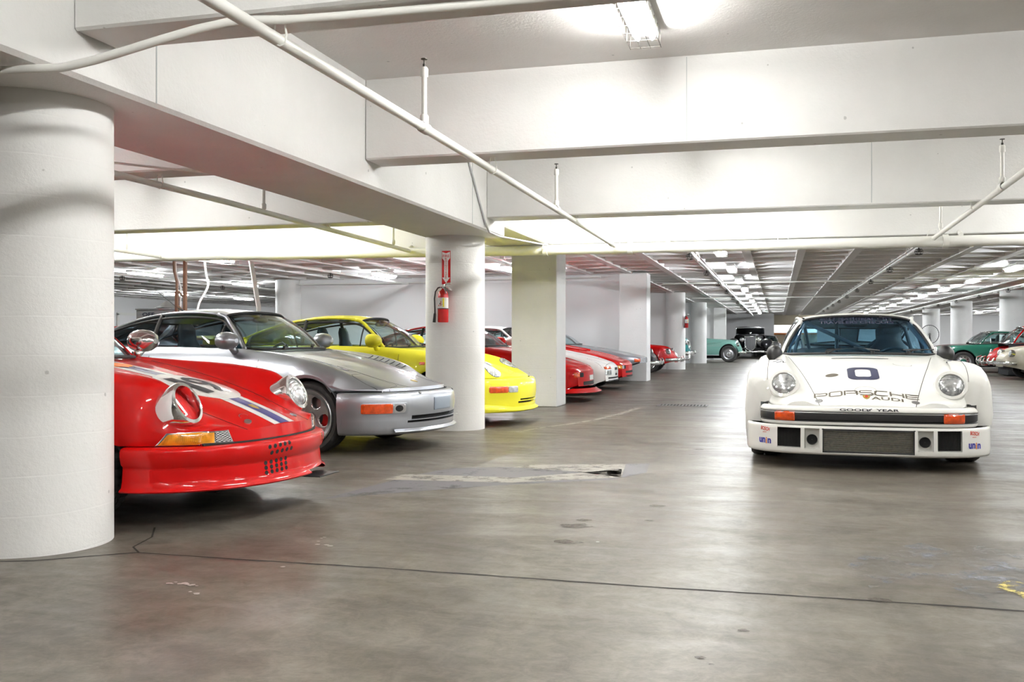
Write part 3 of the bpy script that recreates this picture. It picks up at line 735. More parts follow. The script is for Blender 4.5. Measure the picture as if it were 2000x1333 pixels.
def glass_house(car,K,paint_m,glass_m='glass',trim='rubber',rear=True,dz=0,interior='cabin',seat_m='cabin',cage=False,side_glass=None):
    side_glass=side_glass or glass_m
    def Z(P): return [(-s,y,z+dz) for s,y,z in P]
    WB=curve(Z([(1.40,0,.918),(1.415,.22,.916),(1.47,.44,.912),(1.56,.60,.908),(1.64,.665,.908)]),17)
    WT=curve(Z([(1.925,0,1.268),(1.93,.18,1.265),(1.945,.35,1.253),(1.97,.45,1.236),(1.985,.495,1.22)]),17)
    mid=(WB+WT)/2; mid[:,0]+=.035; mid[:,2]+=.012
    ws=skin([WB,mid,WT],5); full=np.concatenate([ws,mirror(ws)[:,::-1][:,1:]],1); N=grid_normals(full)
    if N[5,16,2]<0: N=-N
    g=sub_grid(full,N,0,full.shape[0]-1,0,full.shape[1]-1,'windshield',glass_m,car.root)
    car.wsfull=full
    # roof
    def row(s,zc,yr,zr): 
        P=[(s,0,zc),(s,yr*.35,zc-.12*(zc-zr)),(s,yr*.68,zc-.40*(zc-zr)),(s,yr*.9,zc-.74*(zc-zr)),(s,yr,zr)]
        return curve(Z(P),17)
    rr=[WT,row(2.12,1.300,.515,1.250),row(2.35,1.315,.535,1.260),row(2.62,1.307,.545,1.247),row(2.9,1.272,.540,1.205),row(3.08,1.235,.53,1.163),row(3.30,1.165,.515,1.095),row(3.52,1.072,.50,1.015),row(3.70,.99,.49,.95)]
    rf=skin(rr,4); full=np.concatenate([rf,mirror(rf)[:,::-1][:,1:]],1); N=grid_normals(full)
    if N[8,16,2]<0: N=-N
    n=full.shape[0]-1; i_r=5*4
    keep_roof=lambda i,j: not (i_r<=i<n-2 and 3<=j<29)
    o=sub_grid(full,N,0,n,0,32,'roof',paint_m,car.root,keep_roof); car.reg(o)
    sub_grid(full,N,i_r,n-2,3,29,'rear_window',side_glass,car.root)
    b=MB(); ed=[full[i_r,j] for j in range(3,30)]+[full[i,29] for i in range(i_r+1,n-1)]+[full[n-2,j] for j in range(28,2,-1)]+[full[i,3] for i in range(n-3,i_r,-1)]
    b.tube(ed,.009,6,True); b.obj('rear_window_seal',trim,car.root,True)
    # sides
    rail=np.array([rr[k][-1] for k in range(len(rr))]); A=[WB[-1]]+[WB[-1]*(1-t)+WT[-1]*t+np.array([.03*4*t*(1-t)*.5,.012*4*t*(1-t),.012*4*t*(1-t)]) for t in (.25,.5,.75)]
    top=curve(np.vstack([A,rail]),64); bs=np.array([top[0,0],top[-1,0]])
    fb=pchip([(1.6,.905),(2.4,.925),(3.2,.940),(3.7,.945)]); yb=pchip([(1.6,.668),(1.9,.682),(3.1,.682),(3.5,.63),(3.72,.52)])
    for sg in (1,-1):
        rows=[]
        for t in top:
            s=-t[0]; bt=np.array([t[0],yb(s),min(fb(s)+dz,t[2]-.002)]); m1=bt*.5+t*.5; m1[1]+=.022*min(1,(t[2]-bt[2])/.25)
            rows.append(catmull([bt,m1,t],4))
        P=np.array(rows); P[...,1]*=sg; N=grid_normals(P)
        if N[30,4,1]*sg<0: N=-N
        idx=[-r[0] for r in top]
        ia=0; iq=next(i for i,s in enumerate(idx) if s>3.42); ib=next(i for i,s in enumerate(idx) if s>2.66)
        n_=P.shape[0]-1
        q=sub_grid(P,N,ia,ib,0,8,'door_glass',side_glass,car.root)
        sub_grid(P,N,ib,iq,0,8,'quarter_glass',side_glass,car.root)
        o=sub_grid(P,N,iq,n_,0,8,'rear_pillar',paint_m,car.root); car.reg(o)
        # frames
        off=np.array([0,.004*sg,.002])
        def fl(Q,w,m,nm,lift=.004,dn=0):
            b=MB(); b.tube([tuple(p+np.array([0,sg*lift,dn])) for p in Q],w,8); return b.obj(nm,m,car.root,True)
        tp=top.copy(); tp[:,1]*=sg
        npil=next(i for i,s in enumerate(idx) if s>1.99)
        fl(tp[:npil+2],.021,paint_m,'windshield_pillar',.002,.004)
        fl(tp[npil:],.0135,paint_m,'roof_rail',.004,.004)
        inner=[tuple(P[i,7]) for i in range(2,iq)]; fl(np.array(inner),.012,trim,'window_frame',.0)
        bl=[P[i,0] for i in range(0,iq+1)]; fl(np.array(bl),.010,trim,'window_sill_strip',.004,.004)
        fl(P[ib,:],.022,trim,'door_pillar',-.002); fl(P[iq-1,:],.014,trim,'quarter_frame',0)
        iv=next(i for i,s in enumerate(idx) if s>1.93); fl(P[iv,:],.009,trim,'vent_window_post',0)
    # windshield seal
    L=WB; R=mirror(WB)[::-1]
    ed=list(WB[::-1])+[tuple(p) for p in mirror(WB)[1:]]
    loop=[tuple(p) for p in mirror(ws)[:, -1]]  # right edge bottom->top
    loop+= [tuple(p) for p in np.concatenate([mirror(WT)[::-1],WT[1:]],0)]+[tuple(p) for p in ws[::-1,-1]]+[tuple(p) for p in np.concatenate([WB[::-1],mirror(WB)[1:]],0)]
    b=MB(); b.tube([ (p[0]+.004,p[1]*.992,p[2]+.006) for p in loop],.012,6,True); b.obj('windshield_seal',trim,car.root,True)
    # interior
    b=MB(); b.box(-3.3,-1.5,-.62,.62,.22,.30); b.obj('cabin_floor',interior,car.root)
    b=MB(); P=[]
    for s,z in ((1.45,.90+dz),(1.62,.925+dz),(1.78,.915+dz),(1.84,.86+dz),(1.84,.6)): P.append([(-s,y,z-.02*(y/.6)**2) for y in np.linspace(-.64,.64,9)])
    b.grid(P); b.obj('dashboard',interior,car.root,True)
    b=MB(); b.add([(-1.5,-.64,.80+dz),(-1.5,.64,.80+dz),(-1.5,.64,.3),(-1.5,-.64,.3)],[(0,1,2,3)])
    for sg in (1,-1):
        b.add([(-1.5,sg*.655,.9+dz),(-3.4,sg*.655,.92+dz),(-3.4,sg*.655,.25),(-1.5,sg*.655,.25)],[(0,1,2,3)])
    b.add([(-3.05,-.64,.90+dz),(-3.05,.64,.90+dz),(-3.68,.5,.955+dz),(-3.68,-.5,.955+dz),(-3.0,-.6,.3),(-3.0,.6,.3)],[(0,1,2,3),(4,5,1,0)]); b.obj('cabin_lining',interior,car.root)
    for y in (.34,-.34):
        if cage and y<0: continue
        st=thing('seat',None,None) ; st.parent=car.root; st.location=(-2.42,y,.30)
        b=MB(); L=[]
        for z,wd,th,x in ((.10,.24,.07,.0),(.3,.25,.08,-.03),(.5,.235,.075,-.07),(.64,.16,.065,-.10),(.70,.12,.055,-.115),(.80,.125,.05,-.13),(.86,.09,.03,-.14)):
            L.append([(x+th*math.sin(a),wd*math.cos(a)*(1 if abs(math.cos(a))<.8 else 1.0),z) for a in np.linspace(0,2*PI,17)])
        b.grid(L); b.add(L[-1][:-1],[tuple(range(16))]); b.obj('backrest',seat_m,st,True)
        b=MB(); b.box(-.02,.5,-.25,.25,0,.17,.05); b.obj('seat_cushion',seat_m,st,True)
    b=MB(); m=axis_m((-1.98,.34,.80+dz),(-.9,0,.45)); b.tube([m@Vector((.185*math.cos(a),.185*math.sin(a),0)) for a in np.linspace(0,2*PI,28)[:-1]],.014,8,True)
    for a in (0,PI,-PI/2): b.tube([m@Vector((0,0,0)),m@Vector((.18*math.cos(a),.18*math.sin(a),0))],.012,5)
    b.tube([m@Vector((0,0,0)),(-1.72,.34,.72)],.03,8); b.obj('steering_wheel','black',car.root,True)
    b=MB()
    p=Vector((-1.93,0,1.20+dz)); b.tube([p+Vector((0,-.11,0)),p+Vector((0,-.07,0)),p+Vector((0,.07,0)),p+Vector((0,.11,0))],[.018,.03,.03,.018],8); b.tube([p,p+Vector((0,0,.06))],.01,6); b.obj('rear_view_mirror','black',car.root,True)
    if cage:
        b=MB(); R=.019
        hoop=[(-2.62,-.58,.3),(-2.62,-.56,.9),(-2.62,-.50,1.12),(-2.62,-.40,1.22),(-2.62,.40,1.22),(-2.62,.50,1.12),(-2.62,.56,.9),(-2.62,.58,.3)]
        b.tube(hoop,R,8); 
        for sg in (1,-1): b.tube([(-2.62,sg*.47,1.16),(-3.5,sg*.42,.92)],R,8); b.tube([(-2.62,sg*.48,1.16),(-2.05,sg*.46,1.17),(-1.75,sg*.60,.95),(-1.6,sg*.62,.5)],R,8)
        b.tube([(-2.0,-.45,1.17),(-2.3,.22,.85)],R,8); b.tube([(-2.62,-.15,1.22),(-2.62,-.15,.6)],R,8); b.tube([(-2.62,.45,1.16),(-2.62,-.5,.45)],R,8)
        b.obj('roll_cage','roll_blue',car.root,True)
def wiper(car,base,tip,parent=None,bend=.02):
    b=MB(); a=Vector(base); t=Vector(tip); m=(a+t)/2+Vector((.02,0,.03)); b.tube([a,a+(m-a)*.4+Vector((.01,0,.012)),m],[.010,.007,.005],6)
    n=(t-a).normalized(); c=m; b.tube([c-n*.20,c+n*.20],.006,5); b.tube([a-Vector((0,0,.01)),a+Vector((0,0,.02))],.016,8); b.obj('wiper','black',car.root)
def body_parts(car,K,arches,paint_m,s0=.06,s1=4.25,door=(1.50,2.60),extra=(),cowl=1.66,deck=3.62,hood_front=None,n=56):
    st,P,N,sub,half=body_grid(K,s0,s1,arches,list(extra)+[door[0],door[1],cowl,deck],n)
    J=P.shape[1]-1; iv=6*sub; ic=4*sub
    ix=lambda s: int(np.argmin(abs(st-s)))
    a,b_,c,d=ix(door[0]),ix(door[1]),ix(cowl),ix(deck); last=len(st)-1
    R=car.reg
    R(sub_grid(P,N,0,c,iv,J-iv,'hood',paint_m,car.root))
    for nm,j0,j1 in (('left',0,iv),('right',J-iv,J)):
        R(sub_grid(P,N,0,a,j0,j1,'front_fender',paint_m,car.root)); R(sub_grid(P,N,a,b_,j0,j1,'door',paint_m,car.root)); R(sub_grid(P,N,b_,last,j0,j1,'rear_fender',paint_m,car.root))
    R(sub_grid(P,N,d,last,iv,J-iv,'engine_lid',paint_m,car.root))
    # tail closing panel
    V=[tuple(p) for p in P[last]]; mesh_obj('tail_panel',V,[tuple(range(len(V)))],paint_m,car.root)
    # nose panel: closes the front below the first station down to the bumper
    Q=np.stack([P[0],P[0]*(1-0)],1); zb0=float(pchip(K['zb'])(s0)); Q[:,1,2]=np.minimum(P[0][:,2]-.002,zb0-.02); Q[:,1,0]+=.008
    car.noseline=Q[:,1].copy()
    Q3=np.stack([Q[:,0],Q[:,0]*.5+Q[:,1]*.5,Q[:,1]],1); N3=grid_normals(Q3)
    if N3[len(Q3)//2,1,0]<0: N3=-N3
    R(sub_grid(Q3,N3,0,len(Q3)-1,0,2,'nose_panel',paint_m,car.root))
    car.st,car.P,car.iv=st,P,iv
    car.J=J
    return st,P,N
def grid_line(car,ipath,name='panel_gap',w=.0022,mat_='dark',lift=.0006):
    b=MB(); b.tube([tuple(p) for p in ipath],w,5); return b.obj(name,mat_,car.root)
def arch_lip(car,arches,y,r_off=0,mat_='dark',t=.006):
    for c,r,cz in arches:
        for sg in (1,-1):
            b=MB(); P=[]
            for k in range(31):
                a=-.2+(PI+.4)*k/30; P.append([(-c-(r+r_off+q)*math.cos(a),sg*yy,cz+(r+r_off+q)*math.sin(a)) for q,yy in ((.004,y),(-.004,y-.004),(-.004,y-.06))])
            b.grid(P); b.obj('arch_lip',mat_,car.root,True)
def shift(K,dz,**over):
    Q={k:([(a,b+dz) for a,b in v] if k in('zcr','zw','zv','zc','zb') else v) for k,v in K.items()}
    Q.update(over); return Q
M['roll_blue']=mat('roll_cage_blue',(.12,.14,.16),.4)
M['red_dull']=mat('red_bucket_inside',(.35,.02,.02),.5)
def headlamp(car,s,y,z,r=.092,elev=24,toe=0,ring_m='white_paint',ring_r=.118,depth=.16,lens_m='headlens',front=.0,empty=False):
    e=math.radians(elev); n=Vector((math.cos(e),math.sin(math.radians(toe))*(1 if y>0 else -1),math.sin(e)))
    p,_=car.pt('front',y,z); m=axis_m(p+n.normalized()*s,n); hl=bpy.data.objects.new('headlamp',None); link(hl,car.root)
    b=MB(); b.lathe([(ring_r*.99,-depth),(ring_r,-.02),(ring_r,front+.004),(ring_r*.96,front+.012),(r*1.03,front+.014),(r*1.0,front+.004),(r*.98,-.03)],48,m); b.obj('headlamp_ring',ring_m,hl,True,38)
    if empty:
        b=MB(); b.lathe([(r*.99,-.02),(r*.93,-.06),(r*.7,-.12),(.001,-.15)],36,m); b.obj('headlamp_bucket','red_dull',hl,True)
        b=MB(); b.tube([m@Vector((-.03,.02,-.10)),m@Vector((-.01,-.01,-.05)),m@Vector((.02,-.04,-.03))],.006,6); b.obj('bracket','steel',hl)
    else:
        b=MB(); b.lathe([(r*.99,front+.002),(r*.9,front+.014),(r*.6,front+.026),(r*.3,front+.031),(.0005,front+.032)],40,m); b.obj('headlamp_glass',lens_m,hl,True)
        b=MB(); b.lathe([(r*1.03,front+.010),(r*1.02,front+.017),(r*.97,front+.012)],40,m); b.obj('chrome_bezel','chrome',hl,True)
    return hl
def hood_text(c,txt,u,s0,w,h,mat_,bold=0,kind='top',name='lettering',shear=0,rot=0,spacing=1,parent=None,off=.0016):
    V,F,tw,th=text_mesh(txt,1.0,bold,.12,spacing); return c.decal(name,kind,V,F,mat_,u,s0,w/tw,h/th,shear,rot,off,parent)
def stroke_text(c,segs,u0,v0,su,sv,w,kind,mat_,name='lettering',arc=0):
    for k,sg in enumerate(segs):
        pts=[(u0+a*su,v0+b*sv+arc*(a*su)**2) for a,b in sg]; c.line(name,kind,pts,w,mat_,.002,.02)
AR911=[(.95,.345,.315),(3.22,.345,.315)]
# ================= white race car
def white_car():
    c=Car('race_car','white race car with a large 0 on its bonnet, parked head-on in the aisle',.667,7.862,-91.55)
    dz=-.042; K=shift(BASE911,dz,bow=.20); ar=[(.93,.355,.32),(3.20,.36,.33)]
    K['zb']=[(.06,.47),(.62,.47),(.75,.40),(1.2,.16),(1.35,.13),(2.8,.13),(3.6,.24),(4.25,.30)]
    K['w']=[(.06,.60),(.14,.71),(.25,.755),(.35,.78),(.6,.80),(.95,.815),(1.4,.80),(2.4,.815),(3.2,.86),(3.7,.84),(4.1,.72),(4.25,.5)]
    st,P,N=body_parts(c,K,ar,'white_paint')
    iv=c.iv;J=c.J; ix=lambda s:int(np.argmin(abs(st-s)))
    for j in (iv,J-iv): grid_line(c,P[:ix(1.5),j])
    b=MB(); b.tube([tuple(p+np.array([.006,0,.012])) for p in c.noseline],.008,5); b.obj('bumper_gap','dark',c.root)
    glass_house(c,K,'white_paint','glass_blue','rubber',dz=dz,cage=True,side_glass='glass',seat_m='black',interior='cabin')
    wells(c,ar,.86,s0=.25,wfloor=.78)
    # bumper
    prof=[(-.06,.484),(-.012,.486),(.004,.478),(.016,.462),(.020,.449),(.006,.446),(.006,.372),(.020,.368),(.020,.352),(.010,.342),(-.03,.338)]
    o,BP=bumper(c,.36,.79,3.4,prof[:6],'bumper','white_paint',s_off=.02)
    bumper(c,.36,.79,3.4,prof[5:8],'bumper_recess','black',s_off=.02)
    bumper(c,.36,.79,3.4,prof[7:],'bumper_lower','white_paint',s_off=.02)
    bumper(c,.36,.79,3.4,[(.004,.440),(.016,.438),(.019,.43),(.019,.388),(.014,.380),(.004,.378)],'rubber_strip','black',s_off=.02)
    bumper(c,.36,.79,3.4,[(.021,.443),(.024,.439),(.021,.435)],'bumper_chrome','steel',s_off=.02)
    for sg in (1,-1):
        b=MB(); b.grid([[(-.34+dx,sg*y,z) for dx,y in ((.05,.745),(.06,.775),(.03,.80),(-.04,.815))] for z in (.335,.36,.38,.40,.42,.44,.46,.485,.50)]); b.obj('bumper_bellows','rubber',c.root,True)
        c._t=None
        c.pad('indicator','front',dense(rrect(sg*.610,.409,.150,.060,.006)),'orange',.012,dome=.002,rings=(1,.96,.8,.4))
    # front spoiler with intakes
    sp=[(-.012,.338),(.002,.334),(.006,.318),(.008,.300),(.010,.232),(.010,.172),(.010,.160),(.008,.135),(.0,.118),(-.03,.112),(-.35,.11)]
    ctr=(-.33,.33,2,7); 
    bumper(c,.60,.915,3.0,sp,'front_spoiler','white_paint',holes=[(-.33,.33,2,7),(.49,.665,2,6),(-.665,-.49,2,6),(.352,.462,2,6),(-.462,-.352,2,6)],white_holes=[(.352,.462,2,6),(-.462,-.352,2,6)],depth=.06,nu=40,ylist=(.33,.352,.462,.49,.665),s_off=-.015,hole_mat='dark')
    # radiator and side grilles inside the intakes
    b=MB(); b.box(-.034,-.028,-.322,.322,.142,.314); b.obj('oil_cooler','radiator',c.root)
    b=MB()
    for k in range(20): z=.146+.0085*k; b.box(-.030,-.020,-.32,.32,z,z+.0022)
    b.obj('cooler_fin','steel',c.root)['kind']='stuff'
    b=MB()
    for z0,z1,y0,y1 in ((.306,.320,-.335,.335),(.132,.146,-.335,.335),(.135,.318,-.335,-.322),(.135,.318,.322,.335)): b.box(-.03,.012,y0,y1,z0,z1)
    b.obj('cooler_frame','rubber',c.root)
    for sg in (1,-1):
        b=MB(); x=-.10
        for k in range(16): y=.495+.0107*k; b.box(-.062-.0034*k,-.050-.0034*k,sg*y-.0015,sg*y+.0015,.165,.316)
        b.obj('intake_grille','rubber',c.root)
        b=MB(); b.lathe([(.001,.0),(.036,.0),(.037,.014),(.040,.016),(.041,.0)],24,axis_m((-.047,sg*.407,.228),(1,0,0))); b.obj('brake_duct','dark',c.root,True,40)
        headlamp(c,.018,sg*.622,.640,.092,26,4,'white_paint',.121,.17)
        c.pad('hood_pin','top',ell(sg*.355,.165,.030,.026),'steel',.003)
    # wheel flares
    for sg in (1,-1):
        for (ac,R,y0,y1,sa,sb,tops) in ((.93,.37,.775,.93,.335,1.52,[(.335,.50),(.36,.66),(.42,.735),(.55,.79),(.80,.825),(1.1,.80),(1.35,.70),(1.52,.52)]),(3.20,.38,.80,.97,2.45,3.95,[(2.45,.45),(2.65,.66),(2.9,.80),(3.25,.85),(3.6,.80),(3.85,.62),(3.95,.45)])):
            tz=pchip(tops); rows=[]
            for s in stations(sa,sb,[(ac,R,.32)],n=30):
                lo=.34 if s<ac-R else .16; zb=arch_bottom(s,lo,[(ac,R,.32)]); t=max(float(tz(s)),zb+.02)
                k=min(1,(s-sa)/.08,(sb-s)/.25); yo=y0+(y1-y0)*(max(k,0)**.5)
                rows.append([(-s,sg*y,z) for y,z in ((y0-.135,t+.012),(y0-.02,t+.004),(y0+.3*(yo-y0),t-.008),(y0+.75*(yo-y0),t-.035),(yo-.012,t-.085 if t-.085>zb else (t+zb)/2),(yo,(t+zb)/2),(yo-.003,zb),(yo-.045,zb+.004))])
            Pn=np.array([catmull(r,2) for r in rows]); Nn=grid_normals(Pn)
            if Nn[len(Pn)//2,9,1]*sg<0: Nn=-Nn
            c.reg(sub_grid(Pn,Nn,0,len(Pn)-1,0,Pn.shape[1]-1,'wheel_flare','white_paint',c.root))
            grid_line(c,Pn[2:-2,2]+np.array([0,0,.001]),lift=0,w=.0018)
        wheel(c,.93,sg*.905,.315,.26,.66,'five')
        wheel(c,3.20,sg*.95,.33,.32,.66,'five')
    c._t=None
    # lettering
    V,F,_,_=text_mesh('x')
    zero=[]; hw,hh=.122,.18
    def zpoly(k):
        q=rrect(0,0,2*hw,2*hh,.07,6); out=[]
        for (a,b),(c_,d) in zip(q,q[1:]+q[:1]):
            m=6 if math.hypot(c_-a,d-b)>.05 else 1; out+=[(a+(c_-a)*t/m,b+(d-b)*t/m) for t in range(m)]
        return [(a*k[0],b*k[1]) for a,b in out]
    o_=zpoly((1,1,1)); i_=zpoly((.50,.60)); n=len(o_); Vz=[];Fz=[]
    for t in (0,.33,.66,1): Vz+=[(a[0]*(1-t)+b_[0]*t,a[1]*(1-t)+b_[1]*t) for a,b_ in zip(o_,i_)]
    for r in range(3):
        for i in range(n): Fz.append((r*n+i,r*n+(i+1)%n,(r+1)*n+(i+1)%n,(r+1)*n+i))
    c.decal('race_number','top',Vz,Fz,'ink_navy',0.0,.70)
    # wide outline wordmark drawn in thin strokes
    G={'P':[[(0,0),(0,1),(.9,1),(1,.9),(1,.55),(.9,.45),(.12,.45)]],'O':[[(0.1,0),(.9,0),(1,.12),(1,.88),(.9,1),(.1,1),(0,.88),(0,.12),(.1,0)]],'R':[[(0,0),(0,1),(.9,1),(1,.9),(1,.55),(.9,.45),(.12,.45)],[(.9,.45),(1,.35),(1,0)]],
       'S':[[(0,0),(.9,0),(1,.1),(1,.42),(.9,.52),(.1,.52),(0,.62),(0,.9),(.1,1),(1,1)]],'C':[[(1,0),(.1,0),(0,.12),(0,.88),(.1,1),(1,1)]],'H':[[(0,0),(0,1)],[(0,.5),(1,.5)],[(1,0),(1,1)]],'E':[[(1,0),(0,0),(0,1),(1,1)],[(0,.5),(1,.5)]]}
    x=-.385
    for ch in 'PORSCHE':
        for sg in G[ch]: stroke_text(c,[sg],x,.220,.091,.076,.0135,'top','ink_brown',arc=-.15)
        x+=.1133
    hood_text(c,'AUDI',.15,.170,.235,.050,'ink_brown',.02)
    c.pad('crest_badge','top',[(-.026,.228),(.026,.228),(.028,.195),(.018,.165),(0,.15),(-.018,.165),(-.028,.195)],'gold',.002)
    c.pad('crest_centre','top',ell(0,.192,.012,.018,10),'ink_red',.0045)
    hood_text(c,'GOOD   YEAR',.01,.466,.43,.018,'ink',.03,'front'); 
    c.line('lettering','front',[(.03,.474),(.005,.468),(.02,.464),(-.005,.456)],.006,'ink')
    for sg in (1,-1):
        kind=('diag',(-1,-sg*.45,0),(-.12,sg*.765,.25))
        hood_text(c,'BOSCH',0,.048,.085,.030,'ink_red',.03,kind,rot=-.12); hood_text(c,'BOSCH',-.005,.020,.035,.008,'ink_red',.02,kind)
        hood_text(c,'un',-.028,-.045,.06,.042,'ink_blue',.04,kind); hood_text(c,'i',.012,-.045,.012,.05,'ink_orange',.03,kind); hood_text(c,'n',.04,-.048,.032,.04,'ink_blue',.04,kind)
    # hood details: slot, oil flap, jacking hole
    c.line('hood_slot','top',[(-.235,1.255),(-.1,1.262),(.1,1.262),(.24,1.255)],.020,'dark',.003)
    c.pad('filler_hole','top',ell(-.245,.66,.052,.043),'ink_brown',.0015)
    c.line('flap_seam','top',[(.335+.075*math.cos(a),1.05+.055*math.sin(a)) for a in np.linspace(-PI,.2,20)],.004,'dark')
    c.line('flap_seam','top',[(0+.082*math.cos(a),.30+.075*math.sin(a)) for a in np.linspace(-PI*1.0,.0,20)],.005,'dark')
    c.line('flap_seam','top',[(0+.082*math.cos(a),.30+.075*math.sin(a)) for a in np.linspace(0,PI,20)],.0025,'ink_brown')
    for s,y in ((.62,-.67),(.68,-.64),(.66,-.70),(.74,-.67),(.80,-.70),(.72,.66),(.80,.68)): c.pad('fender_louvre','top',ell(y,s,.028,.007,10,.6),'ink_navy',.002)
    for y0,y1 in ((-.20,-.02),(.12,-.10),(.42,.55)):
        pass
    wiper(c,(-1.40,-.27,.885),(-1.62,.05,.90)); wiper(c,(-1.38,.12,.885),(-1.55,.02,.90)); wiper(c,(-1.42,.42,.885),(-1.60,.60,.885))
    for sg in (1,-1):
        b=MB(); m=axis_m((-1.50,sg*.735,.875),(.9,sg*.25,.1)); b.lathe([(.001,.075),(.035,.068),(.062,.04),(.07,0),(.068,-.03),(.06,-.035),(.001,-.035)],24,m@Matrix.Scale(1.15,4,(0,1,0))); o=b.obj('door_mirror','black',c.root,True,50)
        b=MB(); b.tube([(-1.52,sg*.73,.83),(-1.56,sg*.68,.84)],.022,8); b.obj('mirror_foot','black',o,True)
        p=c.wsfull; b=MB()
        q=p[-1, 16+sg*9]; b.box(q[0]-.01,q[0]+.05,q[1]-.012,q[1]+.012,q[2]-.01,q[2]+.012,.003); b.obj('windshield_clip','black',c.root)
    # windshield band lettering
    o=bpy.data.objects['windshield']
    T=Car.__new__(Car); T.root=c.root; P_=c.wsfull.reshape(-1,3); n_,m_=c.wsfull.shape[:2]; T.bv=[tuple(v) for v in P_]; T.bf=[(i*m_+j,i*m_+j+1,(i+1)*m_+j+1,(i+1)*m_+j) for i in range(n_-1) for j in range(m_-1)]; T._t=None
    hood_text(T,'TRAVELERS CHEQUES',0,1.165,.66,.030,'ink_navy',.02,'front',name='window_lettering'); hood_text(T,'FIRST NATIONAL CITY',0,1.20,.66,.026,'ink_navy',.02,'front',name='window_lettering')
    return c
# ================= red race car
def red_car():
    c=Car('race_car','red race car numbered 19, with a blue stripe, beside the thick left column',-2.735,5.18,-.8)
    dz=-.03; K=shift(BASE911,dz,bow=.30); ar=[(.95,.35,.315),(3.22,.35,.315)]
    K['w']=[(.06,.62),(.14,.705),(.25,.75),(.35,.775),(.6,.80),(.95,.815),(1.4,.80),(2.4,.815),(3.2,.87),(3.7,.84),(4.1,.72),(4.25,.5)]
    K['zb']=[(.06,.44),(.62,.44),(.75,.40),(1.2,.20),(1.35,.165),(2.8,.165),(3.6,.26),(4.25,.33)]
    st,P,N=body_parts(c,K,ar,'red_paint'); iv=c.iv;J=c.J; ix=lambda s:int(np.argmin(abs(st-s)))
    for j in (iv,J-iv): grid_line(c,P[:ix(1.5),j])
    b=MB(); b.tube([tuple(p+np.array([.010,0,.016])) for p in c.noseline],.010,6); b.obj('bumper_gap','dark',c.root)
    glass_house(c,K,'red_paint','glass','rubber',dz=dz); wells(c,ar,.80,s0=.2)
    sp=[(-.05,.470),(.0,.468),(.022,.458),(.030,.44),(.030,.40),(.020,.345),(.004,.325),(.004,.30),(.010,.22),(.018,.175),(.036,.160),(.040,.150),(.030,.141),(-.05,.137),(-.3,.137)]
    zq=lambda z:.437+(z-.470)*.72
    sp=[(o,zq(z)) for o,z in sp]
    bumper(c,.58,.80,2.1,sp,'front_bumper','red_paint',s_off=-.015,keep=lambda i,j,y: not (j>=9 and .13<y<.42) )
    for k in range(5):
        for r_ in range(5):
            if r_==2 and False: continue
            y=-.30+.042*k+(.02 if r_==1 else 0); z=(.425,.378,.300,.262,.224)[r_]+.003*k
            c.pad('air_hole','front',ell(y,zq(z),.0125,.0125,12),'dark',.0012,rings=(1,.99,.7,.4))
    c.pad('tow_badge','front',[(.33,.425),(.375,.425),(.375,.385),(.352,.372),(.33,.385)],'orange',.0015)
    hood_text(c,'TW',.352,.407,.032,.024,'ink',.02,'front')
    b=MB(); m=axis_m((.03,.33,.135),(0,0,1)); b.box(-.10,.06,.20,.46,.168,.174,.001); b.obj('tow_strap_plate','black',c.root)
    for sg in (1,-1):
        kd=('diag',(-1,-sg*.80,0),(-.24,sg*.62,.476))
        # amber indicator with chrome frame and wire horn grille beside it
        c.pad('indicator_frame',kd,dense([(-sg*.20,-.034),(-sg*.17,.036),(sg*.15,.030),(sg*.20,-.034)]),'chrome',.008,sink=.03)
        c.pad('indicator',kd,dense([(-sg*.085,-.028),(-sg*.085,.029),(sg*.142,.024),(sg*.187,-.028)]),'amber',.014,dome=.003)
        c.pad('horn_grille',kd,dense([(-sg*.190,-.028),(-sg*.165,.030),(-sg*.092,.029),(-sg*.092,-.028)]),'mesh',.012)
        headlamp(c,.012,sg*.600,.645,.096,24,0,'chrome',.122,.11,empty=(sg<0),front=.024)
        c.pad('hood_pin','top',ell(sg*.26,.155,.026,.018),'steel',.008); c.line('hood_pin_wire','top',[(sg*.26+.035*math.cos(a)+.02,.19+.03*math.sin(a)) for a in np.linspace(0,PI,9)],.004,'steel',.012)
        wheel(c,.95,sg*.80,.315,.21,.62,'five',tread=True); wheel(c,3.22,sg*.86,.315,.25,.62,'five')
    # stripes and roundel (u0..u1, s0..s1)
    def band(nm,u0,u1,s0,s1,m,off):
        us=np.linspace(u0,u1,5); ss=np.linspace(s0,s1,40); V=[];F=[]
        for s in ss:
            for u in us: p,_=c.pt('top',u,s,off); V.append(p)
        for i in range(39):
            for j in range(4): a=i*5+j; F.append((a,a+1,a+6,a+5))
        mesh_obj(nm,V,F,m,c.root,True)
    band('stripe',-.115,.115,.068,1.52,'stripe_white',.0015); band('stripe',-.052,.052,.067,1.52,'stripe_blue',.0028)
    c.pad('roundel','top',ell(0,.66,.255,.255,40),'stripe_white',.0045,rings=(1,.97,.66,.33),sink=.002)
    hood_text(c,'1',-.085,.66,.085,.30,'ink',.015,off=.0075); hood_text(c,'9',.07,.66,.17,.30,'ink',.015,off=.0075)
    c.decal('sticker','top',[(0,0),(.035,.035),(0,.07),(-.035,.035)],[(0,1,2,3)],'ink_orange',-.03,1.12,1.5,1.5,off=.006)
    c.pad('sticker','top',ell(.0,1.22,.10,.07),'ink_orange',.004,sink=.001)
    c.pad('crest_badge','top',[(-.022,.30),(.022,.30),(.024,.265),(.0,.235),(-.024,.265)],'gold',.005)
    # chrome mirror with red clip
    o=mirror911(c,-1,'chrome',s=1.62,y=.72,z=.965); mirror911(c,1,'chrome',s=1.62,y=.72,z=.965)
